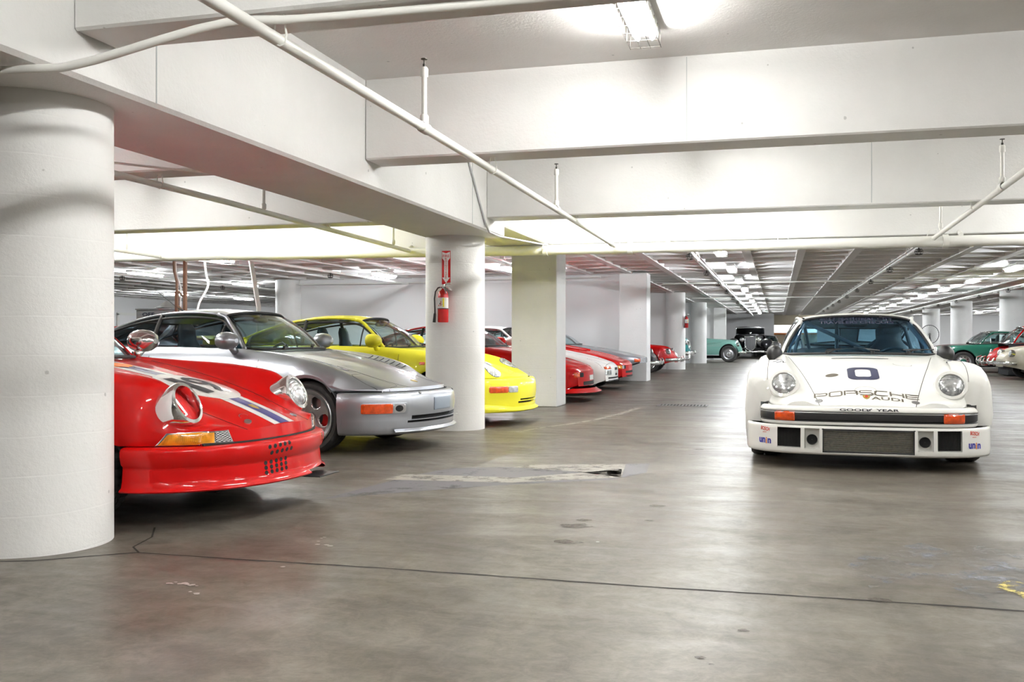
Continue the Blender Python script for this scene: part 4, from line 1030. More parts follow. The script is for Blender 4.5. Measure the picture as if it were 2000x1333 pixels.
    b=MB(); b.box(-1.66,-1.60,-.86,-.80,.93,1.0,.01); b.obj('mirror_clip','red_paint',o)
    wiper(c,(-1.40,-.3,.93),(-1.62,.0,.95)); wiper(c,(-1.40,.15,.93),(-1.62,.42,.95))
    return c
# ================= silver flat-nosed car
def silver_car():
    c=Car('sports_car','silver flat-nosed coupe with louvred fenders, between the red race car and the near columns',-3.04,8.53,-4.6)
    K=dict(BASE911); ar=[(.88,.352,.32),(3.20,.355,.32)]
    K['zcr']=[(.06,.575),(.2,.610),(.35,.655),(.5,.70),(.7,.765),(.95,.835),(1.2,.875),(1.5,.905),(1.7,.922),(3.0,.94),(3.4,.93),(3.8,.86),(4.1,.76),(4.25,.62)]
    K['yc']=[(.06,.56),(.3,.665),(.6,.71),(1.0,.715),(1.4,.69),(1.7,.69),(3.0,.69),(3.4,.64),(3.9,.5),(4.25,.40)]
    K['w']=[(.06,.64),(.14,.73),(.3,.80),(.6,.845),(.95,.865),(1.4,.83),(1.6,.815),(2.4,.83),(3.2,.92),(3.7,.88),(4.1,.74),(4.25,.5)]
    K['zw']=[(.06,.560),(.3,.575),(.6,.61),(1.4,.62),(4.25,.6)]
    K['zb']=[(.06,.548),(.56,.548),(.66,.50),(.8,.4),(1.2,.20),(1.35,.165),(2.8,.165),(3.6,.28),(4.25,.35)]
    K['zc']=[(.06,.578),(.2,.608),(.35,.652),(.6,.73),(.9,.815),(1.2,.872),(1.5,.915),(1.7,.925),(3.3,.98),(3.66,.985),(3.9,.90),(4.1,.81),(4.25,.66)]
    K['zv']=[(.06,.576),(.2,.606),(.35,.645),(.6,.715),(.9,.795),(1.2,.855),(1.5,.900),(1.7,.917),(3.3,.93),(3.6,.93),(3.9,.86),(4.1,.77),(4.25,.63)]
    K['bow']=.32; K['bowfall']=.7; K['round']=(.62,.74)
    st,P,N=body_parts(c,K,ar,'silver_paint',door=(1.42,2.62)); iv=c.iv;J=c.J; ix=lambda s:int(np.argmin(abs(st-s)))
    for j in (iv,J-iv): grid_line(c,P[:ix(1.5),j],w=.0016)
    grid_line(c,P[ix(1.42),1:12],w=.002); grid_line(c,P[ix(1.42),J-12:J-1],w=.002); grid_line(c,P[ix(2.62),1:12],w=.002); grid_line(c,P[ix(2.62),J-12:J-1],w=.002)
    b=MB(); b.tube([tuple(p+np.array([.006,0,.016])) for p in c.noseline],.005,5); b.tube([(p[0],p[1]+(.002 if p[1]>0 else -.002),p[2]) for p in P[:ix(.6),0]],.005,5); b.tube([(p[0],p[1]+(.002 if p[1]>0 else -.002),p[2]) for p in P[:ix(.6),J]],.005,5); b.obj('bumper_gap','dark',c.root)
    glass_house(c,K,'silver_paint','glass','rubber',side_glass='glass_dark',seat_m='leather_blue'); wells(c,ar,.84,s0=.2,zf=.18)
    sp=[(-.05,.543),(-.006,.541),(.012,.530),(.022,.50),(.028,.455),(.028,.40),(.024,.36),(.020,.335),(.018,.315),(.018,.300),(.018,.292),(.016,.272),(.012,.235),(.0,.190),(-.02,.172),(-.06,.168),(-.3,.168)]
    bumper(c,.60,.842,2.1,sp,'front_bumper','silver_paint',s_off=-.03,ylist=(.46,.5),holes=[(-.46,.46,7,9),(-.50,.50,10,11)],depth=.04)
    lip=[(.014,.222),(.035,.205),(.045,.198),(.035,.19),(.0,.185)]
    bumper(c,.60,.842,2.1,lip,'front_lip','silver_paint',s_off=-.03,keep=lambda i,j,y: abs(y)<.62)
    for sg in (1,-1):
        kd=('diag',(-.8,-sg*.75,0),(-.26,sg*.64,.405))
        c.pad('indicator_frame',kd,dense(rrect(-sg*.02,0,.42,.098,.02)),'silver_paint',.004)
        c.pad('indicator',kd,dense(rrect(sg*.06,0,.275,.084,.012)),'orange',.010,dome=.003)
        c.pad('fog_lamp_duct',kd,dense(rrect(-sg*.145,0,.125,.076,.026)),'alloy',.007)
        c.pad('fog_lamp',kd,ell(-sg*.140,0,.038,.028),'dark',.010)
        # pop-up lamp lid and louvres
        lid=[(sg*.44,.20),(sg*.42,.23),(sg*.44,.52),(sg*.47,.55),(sg*.63,.55),(sg*.66,.52),(sg*.66,.26),(sg*.62,.205)]
        c.line('lamp_lid_seam','top',lid+[lid[0]],.0045,'dark')
        for k in range(7):
            s=.64+.062*k; c.pad('louvre','top',dense([(sg*.52,s),(sg*.52,s+.035),(sg*.66,s+.050),(sg*.66,s+.015)]),'silver_paint',.006,sink=.003); c.line('louvre_slot','top',[(sg*.52,s-.004),(sg*.66,s+.011)],.012,'dark',.002)
        c.pad('washer_jet','front',ell(sg*.36,.530,.014,.008),'black',.005)
        wheel(c,.88,sg*.835,.32,.24,.75,'five',spin=.62); wheel(c,3.20,sg*.90,.32,.28,.75,'five',spin=.3)
        mirror911(c,sg,'silver_paint',s=1.70,y=.76,z=.965)
    arch_lip(c,ar[:1],.862,mat_='silver_paint')
    c.pad('licence_plate','front',dense(rrect(0,.425,.36,.115,.008)),'plate_grey',.006); 
    c.pad('crest_badge','top',[(-.022,.27),(.022,.27),(.024,.235),(.0,.205),(-.024,.235)],'gold',.004)
    wiper(c,(-1.42,-.36,.925),(-1.66,-.05,.95)); wiper(c,(-1.40,.1,.925),(-1.62,.42,.95))
    c.line('hood_rear_gap','top',[(-.5,1.40),(-.3,1.375),(0,1.365),(.3,1.375),(.5,1.40)],.012,'dark',.002)
    b=MB(); b.tube([(-2.95,.3,1.262),(-3.16,.3,1.34)],.008,6); b.obj('antenna_base','black',c.root); b=MB(); b.tube([(-3.0,.25,1.25),(-3.42,.25,1.54)],.0025,5); b.obj('antenna','black',c.root)
    return c
M['plate_grey']=mat('grey_licence_plate',(.22,.26,.31),.4)
# ================= yellow car
def yellow_car():
    c=Car('sports_car','bright yellow coupe parked behind the round column with the fire extinguisher',-2.90,11.48,3.3)
    K=dict(BASE911); ar=[(.95,.35,.32),(3.22,.35,.32)]
    K['zcr']=[(.06,.58),(.14,.635),(.22,.69),(.36,.755),(.6,.805),(.9,.855),(1.3,.895),(1.7,.922),(3.0,.94),(3.4,.93),(3.8,.86),(4.1,.76),(4.25,.62)]
    K['zb']=[(.06,.548),(.56,.548),(.66,.50),(.8,.4),(1.2,.20),(1.35,.165),(2.8,.165),(3.6,.28),(4.25,.35)]
    K['zw']=[(.06,.558),(.3,.60),(.6,.62),(4.25,.6)]
    K['w']=[(.06,.62),(.14,.71),(.3,.79),(.6,.82),(.95,.84),(1.4,.81),(2.4,.82),(3.2,.89),(3.7,.86),(4.1,.74),(4.25,.5)]
    K['bow']=.32; K['bowfall']=.7
    for k in ('zc','zv'): K[k]=[(a,max(b,.572)) for a,b in K[k]]
    st,P,N=body_parts(c,K,ar,'yellow_paint',door=(1.42,2.62)); iv=c.iv;J=c.J; ix=lambda s:int(np.argmin(abs(st-s)))
    for j in (iv,J-iv): grid_line(c,P[ix(.22):ix(1.5),j],w=.002)
    c.line('hood_gap','top',[(-.375,.215),(-.2,.19),(0,.185),(.2,.19),(.375,.215)],.005)
    grid_line(c,P[ix(1.42),1:12],w=.002); grid_line(c,P[ix(1.42),J-12:J-1],w=.002); grid_line(c,P[ix(2.62),J-12:J-1],w=.002)
    b=MB(); b.tube([tuple(p+np.array([.006,0,.016])) for p in c.noseline[:16]],.004,5); b.tube([tuple(p+np.array([.006,0,.016])) for p in c.noseline[J-15:]],.004,5); b.obj('bumper_gap','dark',c.root)
    glass_house(c,K,'yellow_paint','glass','rubber',seat_m='leather_blue'); wells(c,ar,.82,s0=.2,zf=.18)
    sp=[(-.05,.552),(-.004,.549),(.008,.54),(.022,.50),(.030,.45),(.030,.38),(.024,.33),(.022,.315),(.022,.295),(.022,.285),(.022,.262),(.018,.235),(.010,.20),(.0,.18),(-.3,.175)]
    bumper(c,.60,.825,2.1,sp,'front_bumper','yellow_paint',s_off=-.02,ylist=(.42,.46),holes=[(-.42,.42,7,8),(-.46,.46,9,10)],depth=.05)
    bumper(c,.58,.825,2.1,[(.0,.235),(.03,.205),(.055,.190),(.055,.178),(.03,.165),(-.1,.16)],'front_lip','yellow_paint',s_off=-.02,zmod=lambda y,j:(.045*max(0,(y-.55)/.27) if j<3 else 0))
    for sg in (1,-1):
        kd=('diag',(-.8,-sg*.72,0),(-.24,sg*.62,.43))
        c.pad('indicator',kd,dense(rrect(sg*.06,0,.25,.074,.02)),'orange',.005,dome=.003); c.pad('fog_lamp',kd,dense(rrect(-sg*.145,0,.155,.074,.02)),'clear_lens',.005,dome=.003)
        q=('diag',(-.62,-sg*.1,-.78),(-.36,sg*.60,.69))
        c.pad('headlamp_surround',q,ell(0,0,.088,.165,32,-sg*.10),'rubber',.0015); o=c.pad('headlamp',q,ell(0,0,.082,.158,32,-sg*.10),'headlens',.004,dome=.010)
        c.pad('side_indicator','right' if sg<0 else 'left',rrect(1.12,.73,.07,.032,.008),'orange',.006)
        wheel(c,.95,sg*.82,.318,.23,.75,'five',spin=.2); wheel(c,3.22,sg*.88,.318,.26,.75,'five')
        mirror911(c,sg,'yellow_paint',s=1.70,y=.76,z=.965)
    arch_lip(c,ar[:1],.836,mat_='yellow_paint')
    c.pad('crest_badge','top',[(-.022,.27),(.022,.27),(.024,.235),(.0,.205),(-.024,.235)],'gold',.004)
    wiper(c,(-1.42,-.36,.925),(-1.66,-.05,.95)); wiper(c,(-1.40,.1,.925),(-1.62,.42,.95))
    # tall rear wing, seen through the silver car's windows
    b=MB()
    for sg in (1,-1): b.box(-4.12,-3.78,sg*.42-.04,sg*.42+.04,.80,1.02,.02)
    b.obj('wing_support','yellow_paint',c.root); b=MB(); P=[]
    for y in np.linspace(-.66,.66,13): P.append([(-4.0+x,y,1.03+z-.02*(y/.66)**2) for x,z in ((-.20,.03),(-.1,.022),(.08,.012),(.15,0),(.08,-.012),(-.1,-.008),(-.2,.03))])
    b.grid(P); b.obj('rear_wing','yellow_paint',c.root,True)
    return c
CW=white_car(); CR=red_car(); CS=silver_car(); CY=yellow_car()
# ================= other cars
def gh_affine(car,K,paint_m,tx,sx,sy,sz,tz,**kw):
    tmp=Car.__new__(Car); tmp.root=thing('tmp',None,None); tmp.bv=[];tmp.bf=[];tmp._t=None
    glass_house(tmp,K,paint_m,**kw)
    f=lambda p:Vector((tx+sx*p[0],sy*p[1],.91+(p[2]-.91)*sz+tz))
    for o in list(tmp.root.children):
        if o.type=='MESH':
            o.data=o.data
            co=np.empty(len(o.data.vertices)*3); o.data.vertices.foreach_get('co',co); co=co.reshape(-1,3)
            co[:,0]=tx+sx*co[:,0]; co[:,1]*=sy; co[:,2]=.91+(co[:,2]-.91)*sz+tz; o.data.vertices.foreach_set('co',co.ravel()); o.data.update()
        else: o.location=(tx+sx*o.location.x,sy*o.location.y,o.location.z+tz)
        o.parent=car.root
    bpy.data.objects.remove(tmp.root)
def KW(**o):
    K=dict(BASE911); K.update(o); K.setdefault('bow',.2); return K
LOW=dict(zb=[(.06,.28),(.25,.20),(.5,.18),(1.3,.17),(2.8,.17),(3.6,.28),(4.25,.35)],
 zw=[(.06,.42),(.3,.50),(.8,.56),(4.25,.58)], w=[(.06,.62),(.15,.72),(.3,.79),(.6,.83),(.95,.85),(1.5,.84),(2.5,.84),(3.2,.86),(3.7,.84),(4.1,.74),(4.25,.6)],
 yc=[(.06,.50),(.3,.60),(1.0,.64),(1.6,.66),(1.8,.70),(3.0,.69),(3.5,.64),(4.25,.5)],
 zcr=[(.06,.50),(.12,.565),(.3,.625),(.6,.70),(.9,.765),(1.3,.835),(1.7,.885),(2.5,.915),(3.4,.925),(4.0,.90),(4.25,.80)],
 zv=[(.06,.50),(.12,.56),(.3,.615),(.6,.685),(.9,.75),(1.3,.825),(1.7,.885),(3.4,.92),(4.0,.90),(4.25,.78)],
 zc=[(.06,.505),(.12,.575),(.3,.635),(.6,.705),(.9,.77),(1.3,.84),(1.7,.90),(3.4,.96),(4.0,.93),(4.25,.82)])
ARL=[(.90,.335,.31),(3.30,.34,.31)]
def low_car(label,X,Y,h,pm,K=None,gh=True,arches=ARL,style='five',wr=.31,wy=.84,cat='car',name='sports_car',tz=-.01):
    c=Car(name,label,X,Y,h); K=K or KW(**LOW)
    st,P,N=body_parts(c,K,arches,pm,door=(1.6,2.7),n=44); c._t=None
    if gh: gh_affine(c,K,pm,-.15,1.0,1.0,.92,tz,seat_m='cabin')
    wells(c,arches,.82,s0=.75,inner=.45)
    for sg in (1,-1):
        for a in arches: wheel(c,a[0],sg*wy,wr,.22,.72,style)
    arch_lip(c,arches,.0 if False else float(pchip(K['w'])(arches[0][0]))-.004,mat_=pm)
    return c
def others_left():
    # red coupe, only its tail of roof and nose show round the columns
    c=low_car('red coupe with a deep chin lip, first nose past the square column',-2.93,15.95,0,'red_paint')
    for sg in (1,-1):
        c.pad('indicator',('diag',(-1,-sg*.5,0),(-.12,sg*.58,.44)),dense(rrect(sg*.06,0,.12,.075,.01)),'orange',.006); c.pad('lamp_opening',('diag',(-1,-sg*.5,0),(-.12,sg*.58,.44)),dense(rrect(-sg*.075,0,.13,.075,.02)),'dark',.003)
        mirror911(c,sg,'red_paint',s=1.85,y=.74,z=.95)
        c.line('hood_slot','top',[(sg*.30,.55),(sg*.44,1.1)],.03,'dark')
    c.pad('air_intake','front',dense(rrect(0,.30,.9,.06,.02)),'dark',.003)
    bumper(c,.58,.83,2.2,[(-.02,.22),(.03,.185),(.075,.165),(.075,.150),(.02,.14),(-.2,.14)],'chin_spoiler','red_paint',s_off=-.02); c._t=None
    c.pad('licence_plate','front',dense(rrect(.05,.385,.32,.08,.01)),'stripe_white',.006)
    # white
    c=low_car('white wedge-nosed coupe with an orange marker lamp, between the two red coupes',-2.83,17.95,0,'white_paint')
    for sg in (1,-1):
        kd=('diag',(-1,-sg*.4,0),(-.12,sg*.50,.47)); c.pad('indicator',kd,dense(rrect(0,.03,.26,.045,.008)),'orange',.005); c.pad('fog_lamp',kd,dense(rrect(-.0,-.055,.24,.09,.01)),'headlens',.005)
        mirror911(c,sg,'white_paint',s=1.85,y=.74,z=.95)
        c.line('lamp_lid_seam','top',[(sg*.40,.2),(sg*.40,.48),(sg*.66,.48),(sg*.66,.22)],.006,'dark'); c.line('side_marker','right' if sg<0 else 'left',[(.45,.27),(.62,.24)],.03,'ink_brown')
    c.line('hood_gap','top',[(-.6,.16),(0,.14),(.6,.16)],.006,'dark'); c.pad('air_intake','front',dense(rrect(0,.475,.28,.05,.01)),'dark',.003); c.pad('air_intake','front',dense(rrect(0,.375,.20,.045,.01)),'dark',.003)
    for z in (.315,.262): c.pad('air_intake','front',dense(rrect(0,z,1.05,.030,.01)),'dark',.003)
    hood_text(c,'TURBO',.0,.424,.26,.035,'ink_brown',.01,'front')
    # second red with black louvres
    c=low_car('red coupe with black bonnet slots, between the white and grey wedge cars',-2.86,20.05,0,'red_paint')
    for sg in (1,-1):
        kd=('diag',(-1,-sg*.5,0),(-.12,sg*.58,.46)); c.pad('indicator',kd,dense(rrect(sg*.09,0,.12,.07,.01)),'amber',.006); c.pad('fog_lamp',kd,dense(rrect(-sg*.01,0,.07,.065,.01)),'clear_lens',.006); c.pad('lamp_opening',kd,dense(rrect(-sg*.09,0,.08,.07,.01)),'dark',.003)
        c.pad('bonnet_scoop','top',dense([(sg*.2,.95),(sg*.5,1.05),(sg*.55,1.6),(sg*.2,1.6)]),'red_paint',.035)
        mirror911(c,sg,'black',s=1.85,y=.74,z=.95)
    for k in range(5): c.line('louvre_slot','top',[(-.2+.1*k-.03,.20),(-.2+.1*k+.03,.32)],.03,'dark')
    for z in (.36,.27): c.pad('air_intake','front',dense(rrect(0,z,.9,.045,.01)),'dark',.003)
    # grey wedge
    K=KW(**LOW); K['zb']=[(.02,.50),(.3,.44),(.6,.34),(.85,.22),(1.3,.17),(2.8,.17),(3.6,.28),(4.25,.35)]; K['zw']=[(.02,.56),(4.25,.62)]
    for k,v in (('zcr',.0),('zc',.01),('zv',0)): K[k]=[(.02,.60+v),(.1,.63+v),(.3,.665+v),(.6,.725+v),(.9,.78+v),(1.3,.84+v),(1.7,.89+v),(3.4,.93+v),(4.0,.91+v),(4.25,.80)]
    K['bow']=.10
    c=Car('sports_car','grey wedge-nosed coupe with a pointed beak in front of the square column',-2.93,22.6,0)
    st,P,N=body_parts(c,K,[(1.05,.335,.31),(3.30,.34,.31)],'grey_paint',s0=.02,door=(1.7,2.7),n=44); c._t=None
    gh_affine(c,K,'grey_paint',-.15,1.0,1.0,.85,-.01); wells(c,[(1.05,.335,.31),(3.30,.34,.31)],.82,s0=.5)
    for sg in (1,-1):
        for s in (1.05,3.30): wheel(c,s,sg*.84,.31,.22,.72,'five')
        kd=('diag',(-1,-sg*.1,0),(-.06,sg*.48,.545)); c.pad('indicator',kd,dense(rrect(sg*.16,0,.12,.075,.008)),'orange',.006,sink=.03)
        for q in (-.14,-.02): c.pad('fog_lamp',kd,dense(rrect(sg*q,0,.08,.07,.008)),'clear_lens',.006,sink=.03)
    c.line('bonnet_crease','top',[(-.25,.1),(-.30,1.5)],.01,'dark'); c.line('bonnet_crease','top',[(.25,.1),(.30,1.5)],.01,'dark')
    mesh_obj('underbody_front',[(-.1,-.6,.5),(-.1,.6,.5),(-.95,.7,.2),(-.95,-.7,.2)],[(0,1,2,3)],'dark',c.root)
CLASSIC=dict(zb=[(.05,.34),(.3,.28),(.6,.24),(1.3,.22),(2.8,.22),(3.6,.28),(4.25,.38)],
 zw=[(.05,.48),(.3,.52),(4.25,.56)], w=[(.05,.42),(.12,.58),(.25,.70),(.45,.78),(.85,.82),(1.5,.80),(2.5,.80),(3.2,.82),(3.7,.78),(4.1,.62),(4.25,.4)],
 yc=[(.05,.35),(.2,.54),(.5,.60),(1.0,.62),(1.6,.64),(1.8,.68),(3.0,.68),(3.5,.60),(4.25,.3)],
 zcr=[(.05,.52),(.10,.60),(.18,.70),(.28,.765),(.45,.81),(.8,.85),(1.3,.885),(1.7,.91),(3.0,.92),(3.5,.88),(4.0,.74),(4.25,.55)],
 zv=[(.05,.51),(.10,.57),(.25,.66),(.45,.735),(.8,.80),(1.3,.87),(1.7,.905),(3.3,.92),(3.7,.86),(4.1,.72),(4.25,.54)],
 zc=[(.05,.53),(.10,.60),(.25,.70),(.45,.77),(.8,.835),(1.3,.89),(1.7,.915),(3.3,.98),(3.7,.93),(4.1,.76),(4.25,.56)],bow=.25)
def chrome_bumper(c,D=.42,W_=.80,z=.42,h=.07,over=True):
    r=h/2
    bumper(c,D,W_,2.4,[(-.01,z-r),(.035,z-r*.8),(.05,z),(.035,z+r*.8),(-.01,z+r)],'chrome_bumper','chrome',s_off=-.09)
    if over:
        for sg in (1,-1):
            b=MB(); b.tube([(.08,sg*.30,z-.07),(.13,sg*.30,z),(.12,sg*.30,z+.08),(.08,sg*.30,z+.13)],[.015,.028,.024,.012],10); b.obj('overrider','chrome',c.root,True)
def classic(label,X,Y,h,pm,K=None,wy=.80,ar=[(.85,.335,.32),(3.05,.335,.32)],tx=-.05,gh=True,hl=True,style='disc',name='classic_car',scale=1.0,wr=.32,sz=1.0,hz=.66,rim='chrome',tz=0,hly=.56,sx=.93):
    c=Car(name,label,X,Y,h,scale=scale); K=K or KW(**CLASSIC)
    body_parts(c,K,ar,pm,s0=.05,door=(1.45,2.45),n=44); c._t=None
    if gh: gh_affine(c,K,pm,tx,sx,1.0,sz,tz,trim='chrome')
    wells(c,ar,.80,s0=.7,inner=.45)
    for sg in (1,-1):
        for a in ar: wheel(c,a[0],sg*wy,wr,.17,.66,style,rim_mat=rim)
        if hl: headlamp(c,.012,sg*hly,hz,.085,16,4,'chrome',.098,.08,front=.01)
    return c
def others_far():
    c=classic('black classic car with a wide chrome bumper, nearest nose past the square column',-3.3,28.0,0,'black_paint'); chrome_bumper(c,z=.36,h=.12)
    for sg in (1,-1): c.pad('indicator',('diag',(-1,-sg*.6,0),(-.2,sg*.62,.56)),dense(rrect(0,0,.14,.05,.01)),'amber',.006)
    c=classic('red classic roadster with chrome overriders just before the round column',-2.95,30.6,0,'red_paint',gh=True); chrome_bumper(c,z=.40,h=.10)
    b=MB()
    for sg in (1,-1): b.tube([(.10,sg*.14,.40),(.30,sg*.14,.39),(.32,sg*.14,.56)],.022,8)
    b.obj('bumper_guard','chrome',c.root,True); c.pad('grille','front',ell(0,.55,.22,.075),'steel',.006)
    # teal truck
    K=KW(**CLASSIC); K['zcr']=[(.05,.75),(.12,.98),(.22,1.08),(.5,1.12),(1.5,1.16),(4.25,1.1)]; K['zc']=[(.05,.78),(.12,1.02),(.22,1.12),(.5,1.16),(1.5,1.20),(4.25,1.1)]; K['zv']=[(.05,.76),(.12,.99),(.22,1.09),(.5,1.13),(1.5,1.17),(4.25,1.1)]; K['zw']=[(.05,.7),(4.25,.75)]; K['zb']=[(.05,.46),(4.25,.42)]; K['w']=[(.05,.70),(.2,.80),(.8,.86),(4.0,.86),(4.25,.8)]; K['bow']=.1
    c=classic('teal truck with a chrome face and tall tyres behind the round column',-3.2,38.0,0,'teal_paint',K,ar=[(.75,.40,.38),(3.2,.40,.38)],wr=.38,tz=.25,hz=.90,hly=.58)
    chrome_bumper(c,D=.25,W_=.84,z=.50,h=.16); c.pad('grille','front',dense(rrect(0,.83,.9,.30,.05)),'chrome',.02)
    # mint streamliner
    K=KW(**CLASSIC); K['zcr']=[(.05,.62),(.12,.78),(.25,.88),(.5,.93),(.95,.93),(1.5,.86),(2.2,.84),(4.25,.6)]; K['yc']=[(.05,.55),(.3,.68),(1.2,.70),(2,.72),(4.25,.5)]
    K['zc']=[(.05,.60),(.18,.86),(.32,.98),(.6,1.02),(1.2,1.06),(2.0,1.10),(3.4,1.1),(4.25,.6)]; K['zv']=[(.05,.60),(.2,.74),(.35,.80),(.8,.84),(1.5,.96),(2.2,1.04),(4.25,.6)]; K['yv']=[(.05,.30),(.3,.42),(1.0,.48),(2,.60),(4.25,.3)]
    K['zb']=[(.05,.40),(.4,.36),(1.3,.33),(4.25,.35)]; K['w']=[(.05,.55),(.2,.74),(.5,.84),(1.2,.86),(4.0,.84),(4.25,.7)]; K['bow']=.15; K['zw']=[(.05,.58),(.5,.62),(4.25,.55)]
    c=classic('pale mint green vintage car side-on beyond the last round column',-1.50,46.0,0,'mint_paint',K,ar=[(.62,.43,.40),(3.3,.43,.40)],wr=.385,wy=.83,tz=.2,tx=-.5,hz=.80,hly=.62,rim='steel')
    chrome_bumper(c,D=.3,W_=.80,z=.44,h=.07)
    for z in (.86,.80,.74): c.line('body_moulding','right',[(1.0,z),(3.4,z+.02)],.012,'steel')
    # dark car parked under the opening
    c=classic('dark blue classic car parked beside the far opening, left of the white race car',-.55,59.5,-88,'grey_paint',style='disc'); chrome_bumper(c)
def black_saloon():
    t=thing('vintage_saloon','large black vintage saloon with a tall chrome-edged shield grille, facing the camera far away','car',(-1.40,54.2,0),math.radians(-88)); t.scale=(1,1.22,1.05)
    L=lambda P:P
    def sec(x,y0,z0,z1,r,n=9):
        pts=[(x,-y0,z0),(x,-y0*1.0,(z0+z1)/2)]+[(x,-y0+r-r*math.cos(a),z1-r+r*math.sin(a)) for a in np.linspace(0,PI/2,5)]+[(x,y0-r+r*math.cos(a),z1-r+r*math.sin(a)) for a in np.linspace(PI/2,0,5)]+[(x,y0,(z0+z1)/2),(x,y0,z0)]
        return pts
    b=MB(); b.grid([sec(x,y,.55,z,.10) for x,y,z in ((-.18,.26,1.18),(-.6,.34,1.22),(-1.1,.45,1.25),(-1.55,.58,1.27))]); b.obj('bonnet','black_paint',t,True,40)
    b=MB(); b.grid([sec(x,y,.45,z,.16) for x,y,z in ((-1.55,.68,1.22),(-1.60,.70,1.25),(-3.4,.72,1.22),(-4.4,.66,1.05),(-4.8,.5,.7))]); b.obj('body','black_paint',t,True,40)
    b=MB(); b.grid([[(x,y*w,z-.04*y*y) for y in np.linspace(-1,1,9)] for x,w,z in ((-1.66,.62,1.60),(-1.75,.64,1.66),(-2.4,.66,1.70),(-3.3,.62,1.66),(-3.9,.55,1.35),(-4.2,.5,1.1))]); b.obj('roof','black_paint',t,True)
    b=MB(); b.add([(-1.62,-.62,1.27),(-1.62,.62,1.27),(-1.70,.60,1.60),(-1.70,-.60,1.60)],[(0,1,2,3)]); b.obj('windshield','glass_dark',t)
    b=MB(); b.tube([(-1.61,-.62,1.26),(-1.61,.62,1.26),(-1.69,.61,1.61),(-1.69,-.61,1.61)],.018,6,True); b.obj('windshield_frame','chrome',t)
    b=MB(); 
    for sg in (1,-1): b.add([(-1.66,sg*.64,1.22),(-1.72,sg*.62,1.62),(-3.9,sg*.54,1.36),(-3.9,sg*.60,1.15)],[(0,1,2,3)])
    b.obj('side_glass','glass_dark',t)
    G=[(0,.40),(.11,.45),(.19,.56),(.235,.72),(.245,1.0),(.245,1.14)]; out=[(y,z) for y,z in G[::-1]]+[(-y,z) for y,z in G[1:]]
    m=Matrix(((0,0,1,0),(1,0,0,0),(0,1,0,0),(0,0,0,1)))
    b=MB(); b.prism(out,-.12,-.01,m); b.obj('grille','steel_dark',t)
    b=MB(); b.tube([(0.0,y,z) for y,z in out],.016,6,True); b.tube([(0,-.10,1.15),(0,.10,1.15)],.02,6); b.obj('grille_surround','chrome',t,True)
    for k in range(13):
        y=-.216+.036*k; zb=.42+ .75*abs(y)**1.7*2.6; b=MB(); b.box(-.012,.004,y-.004,y+.004,min(zb,.8),1.13); b.obj('grille_bar','steel',t)
    b=MB(); b.prism([(-.25,1.12),(.25,1.12),(.22,1.19),(0,1.23),(-.22,1.19)],-.20,.0,m); b.obj('radiator_cap_panel','black_paint',t); b=MB(); b.tube([(-.05,0,1.22),(-.03,0,1.30),(.0,0,1.34)],[.03,.02,.012],8); b.tube([(-.08,-.05,1.34),(0,0,1.33),(-.08,.05,1.34)],.012,6); b.obj('mascot','chrome',t,True)
    for sg in (1,-1):
        P=[]
        for x,r,z,y in ((.42,.04,.55,.72),(.40,.12,.60,.72),(.30,.20,.68,.72),(.1,.26,.74,.72),(-.2,.29,.77,.72),(-.5,.28,.72,.72),(-.9,.24,.58,.74),(-1.3,.16,.45,.76)):
            P.append([(x-.25,sg*(y+r*.95*math.cos(a)),z+r*(1.0*math.sin(a) if math.sin(a)>0 else .9*math.sin(a))) for a in np.linspace(-.5,PI+.5,17)])
        b=MB(); b.grid(P); b.obj('front_wing','black_paint',t,True)
        w=bpy.data.objects.new('wheel',None); link(w,t); w.location=(-.35,sg*.72,.38); mm=Matrix.Rotation(-sg*PI/2,4,'X')
        b=MB(); b.lathe([(.25,-.08),(.36,-.085),(.38,-.06),(.38,.06),(.36,.085),(.25,.08)],32,mm); b.obj('tyre','tyre',w,True,35); b=MB(); b.lathe([(.25,-.06),(.2,.04),(.1,.09),(.001,.1)],24,mm); b.obj('rim','chrome',w,True)
        w2=w.copy(); link(w2,t); w2.location=(-3.6,sg*.70,.38)
        for ch in w.children: q=ch.copy(); link(q,w2)
        m2=axis_m((-.05,sg*.36,.98),(1,0,.05)); b=MB(); b.lathe([(.001,-.16),(.06,-.13),(.10,-.05),(.115,0),(.11,.02),(.06,.035),(.001,.04)],24,m2); b.obj('headlamp','chrome',t,True)
    b=MB(); b.tube([(.30,-.85,.36),(.34,-.4,.36),(.34,.4,.36),(.30,.85,.36)],.03,8); b.obj('bumper','chrome',t,True)
    b=MB(); b.box(-4.6,-.2,-.62,.62,.28,.50); b.obj('underbody','dark',t)
    for sg in (1,-1): b=MB(); b.box(.34,.36,sg*.45-.14,sg*.45+.14,.34,.42); b.obj('licence_plate','stripe_white',t)
M['steel_dark']=mat('dark_grille',(.05,.05,.055),.35,.8)
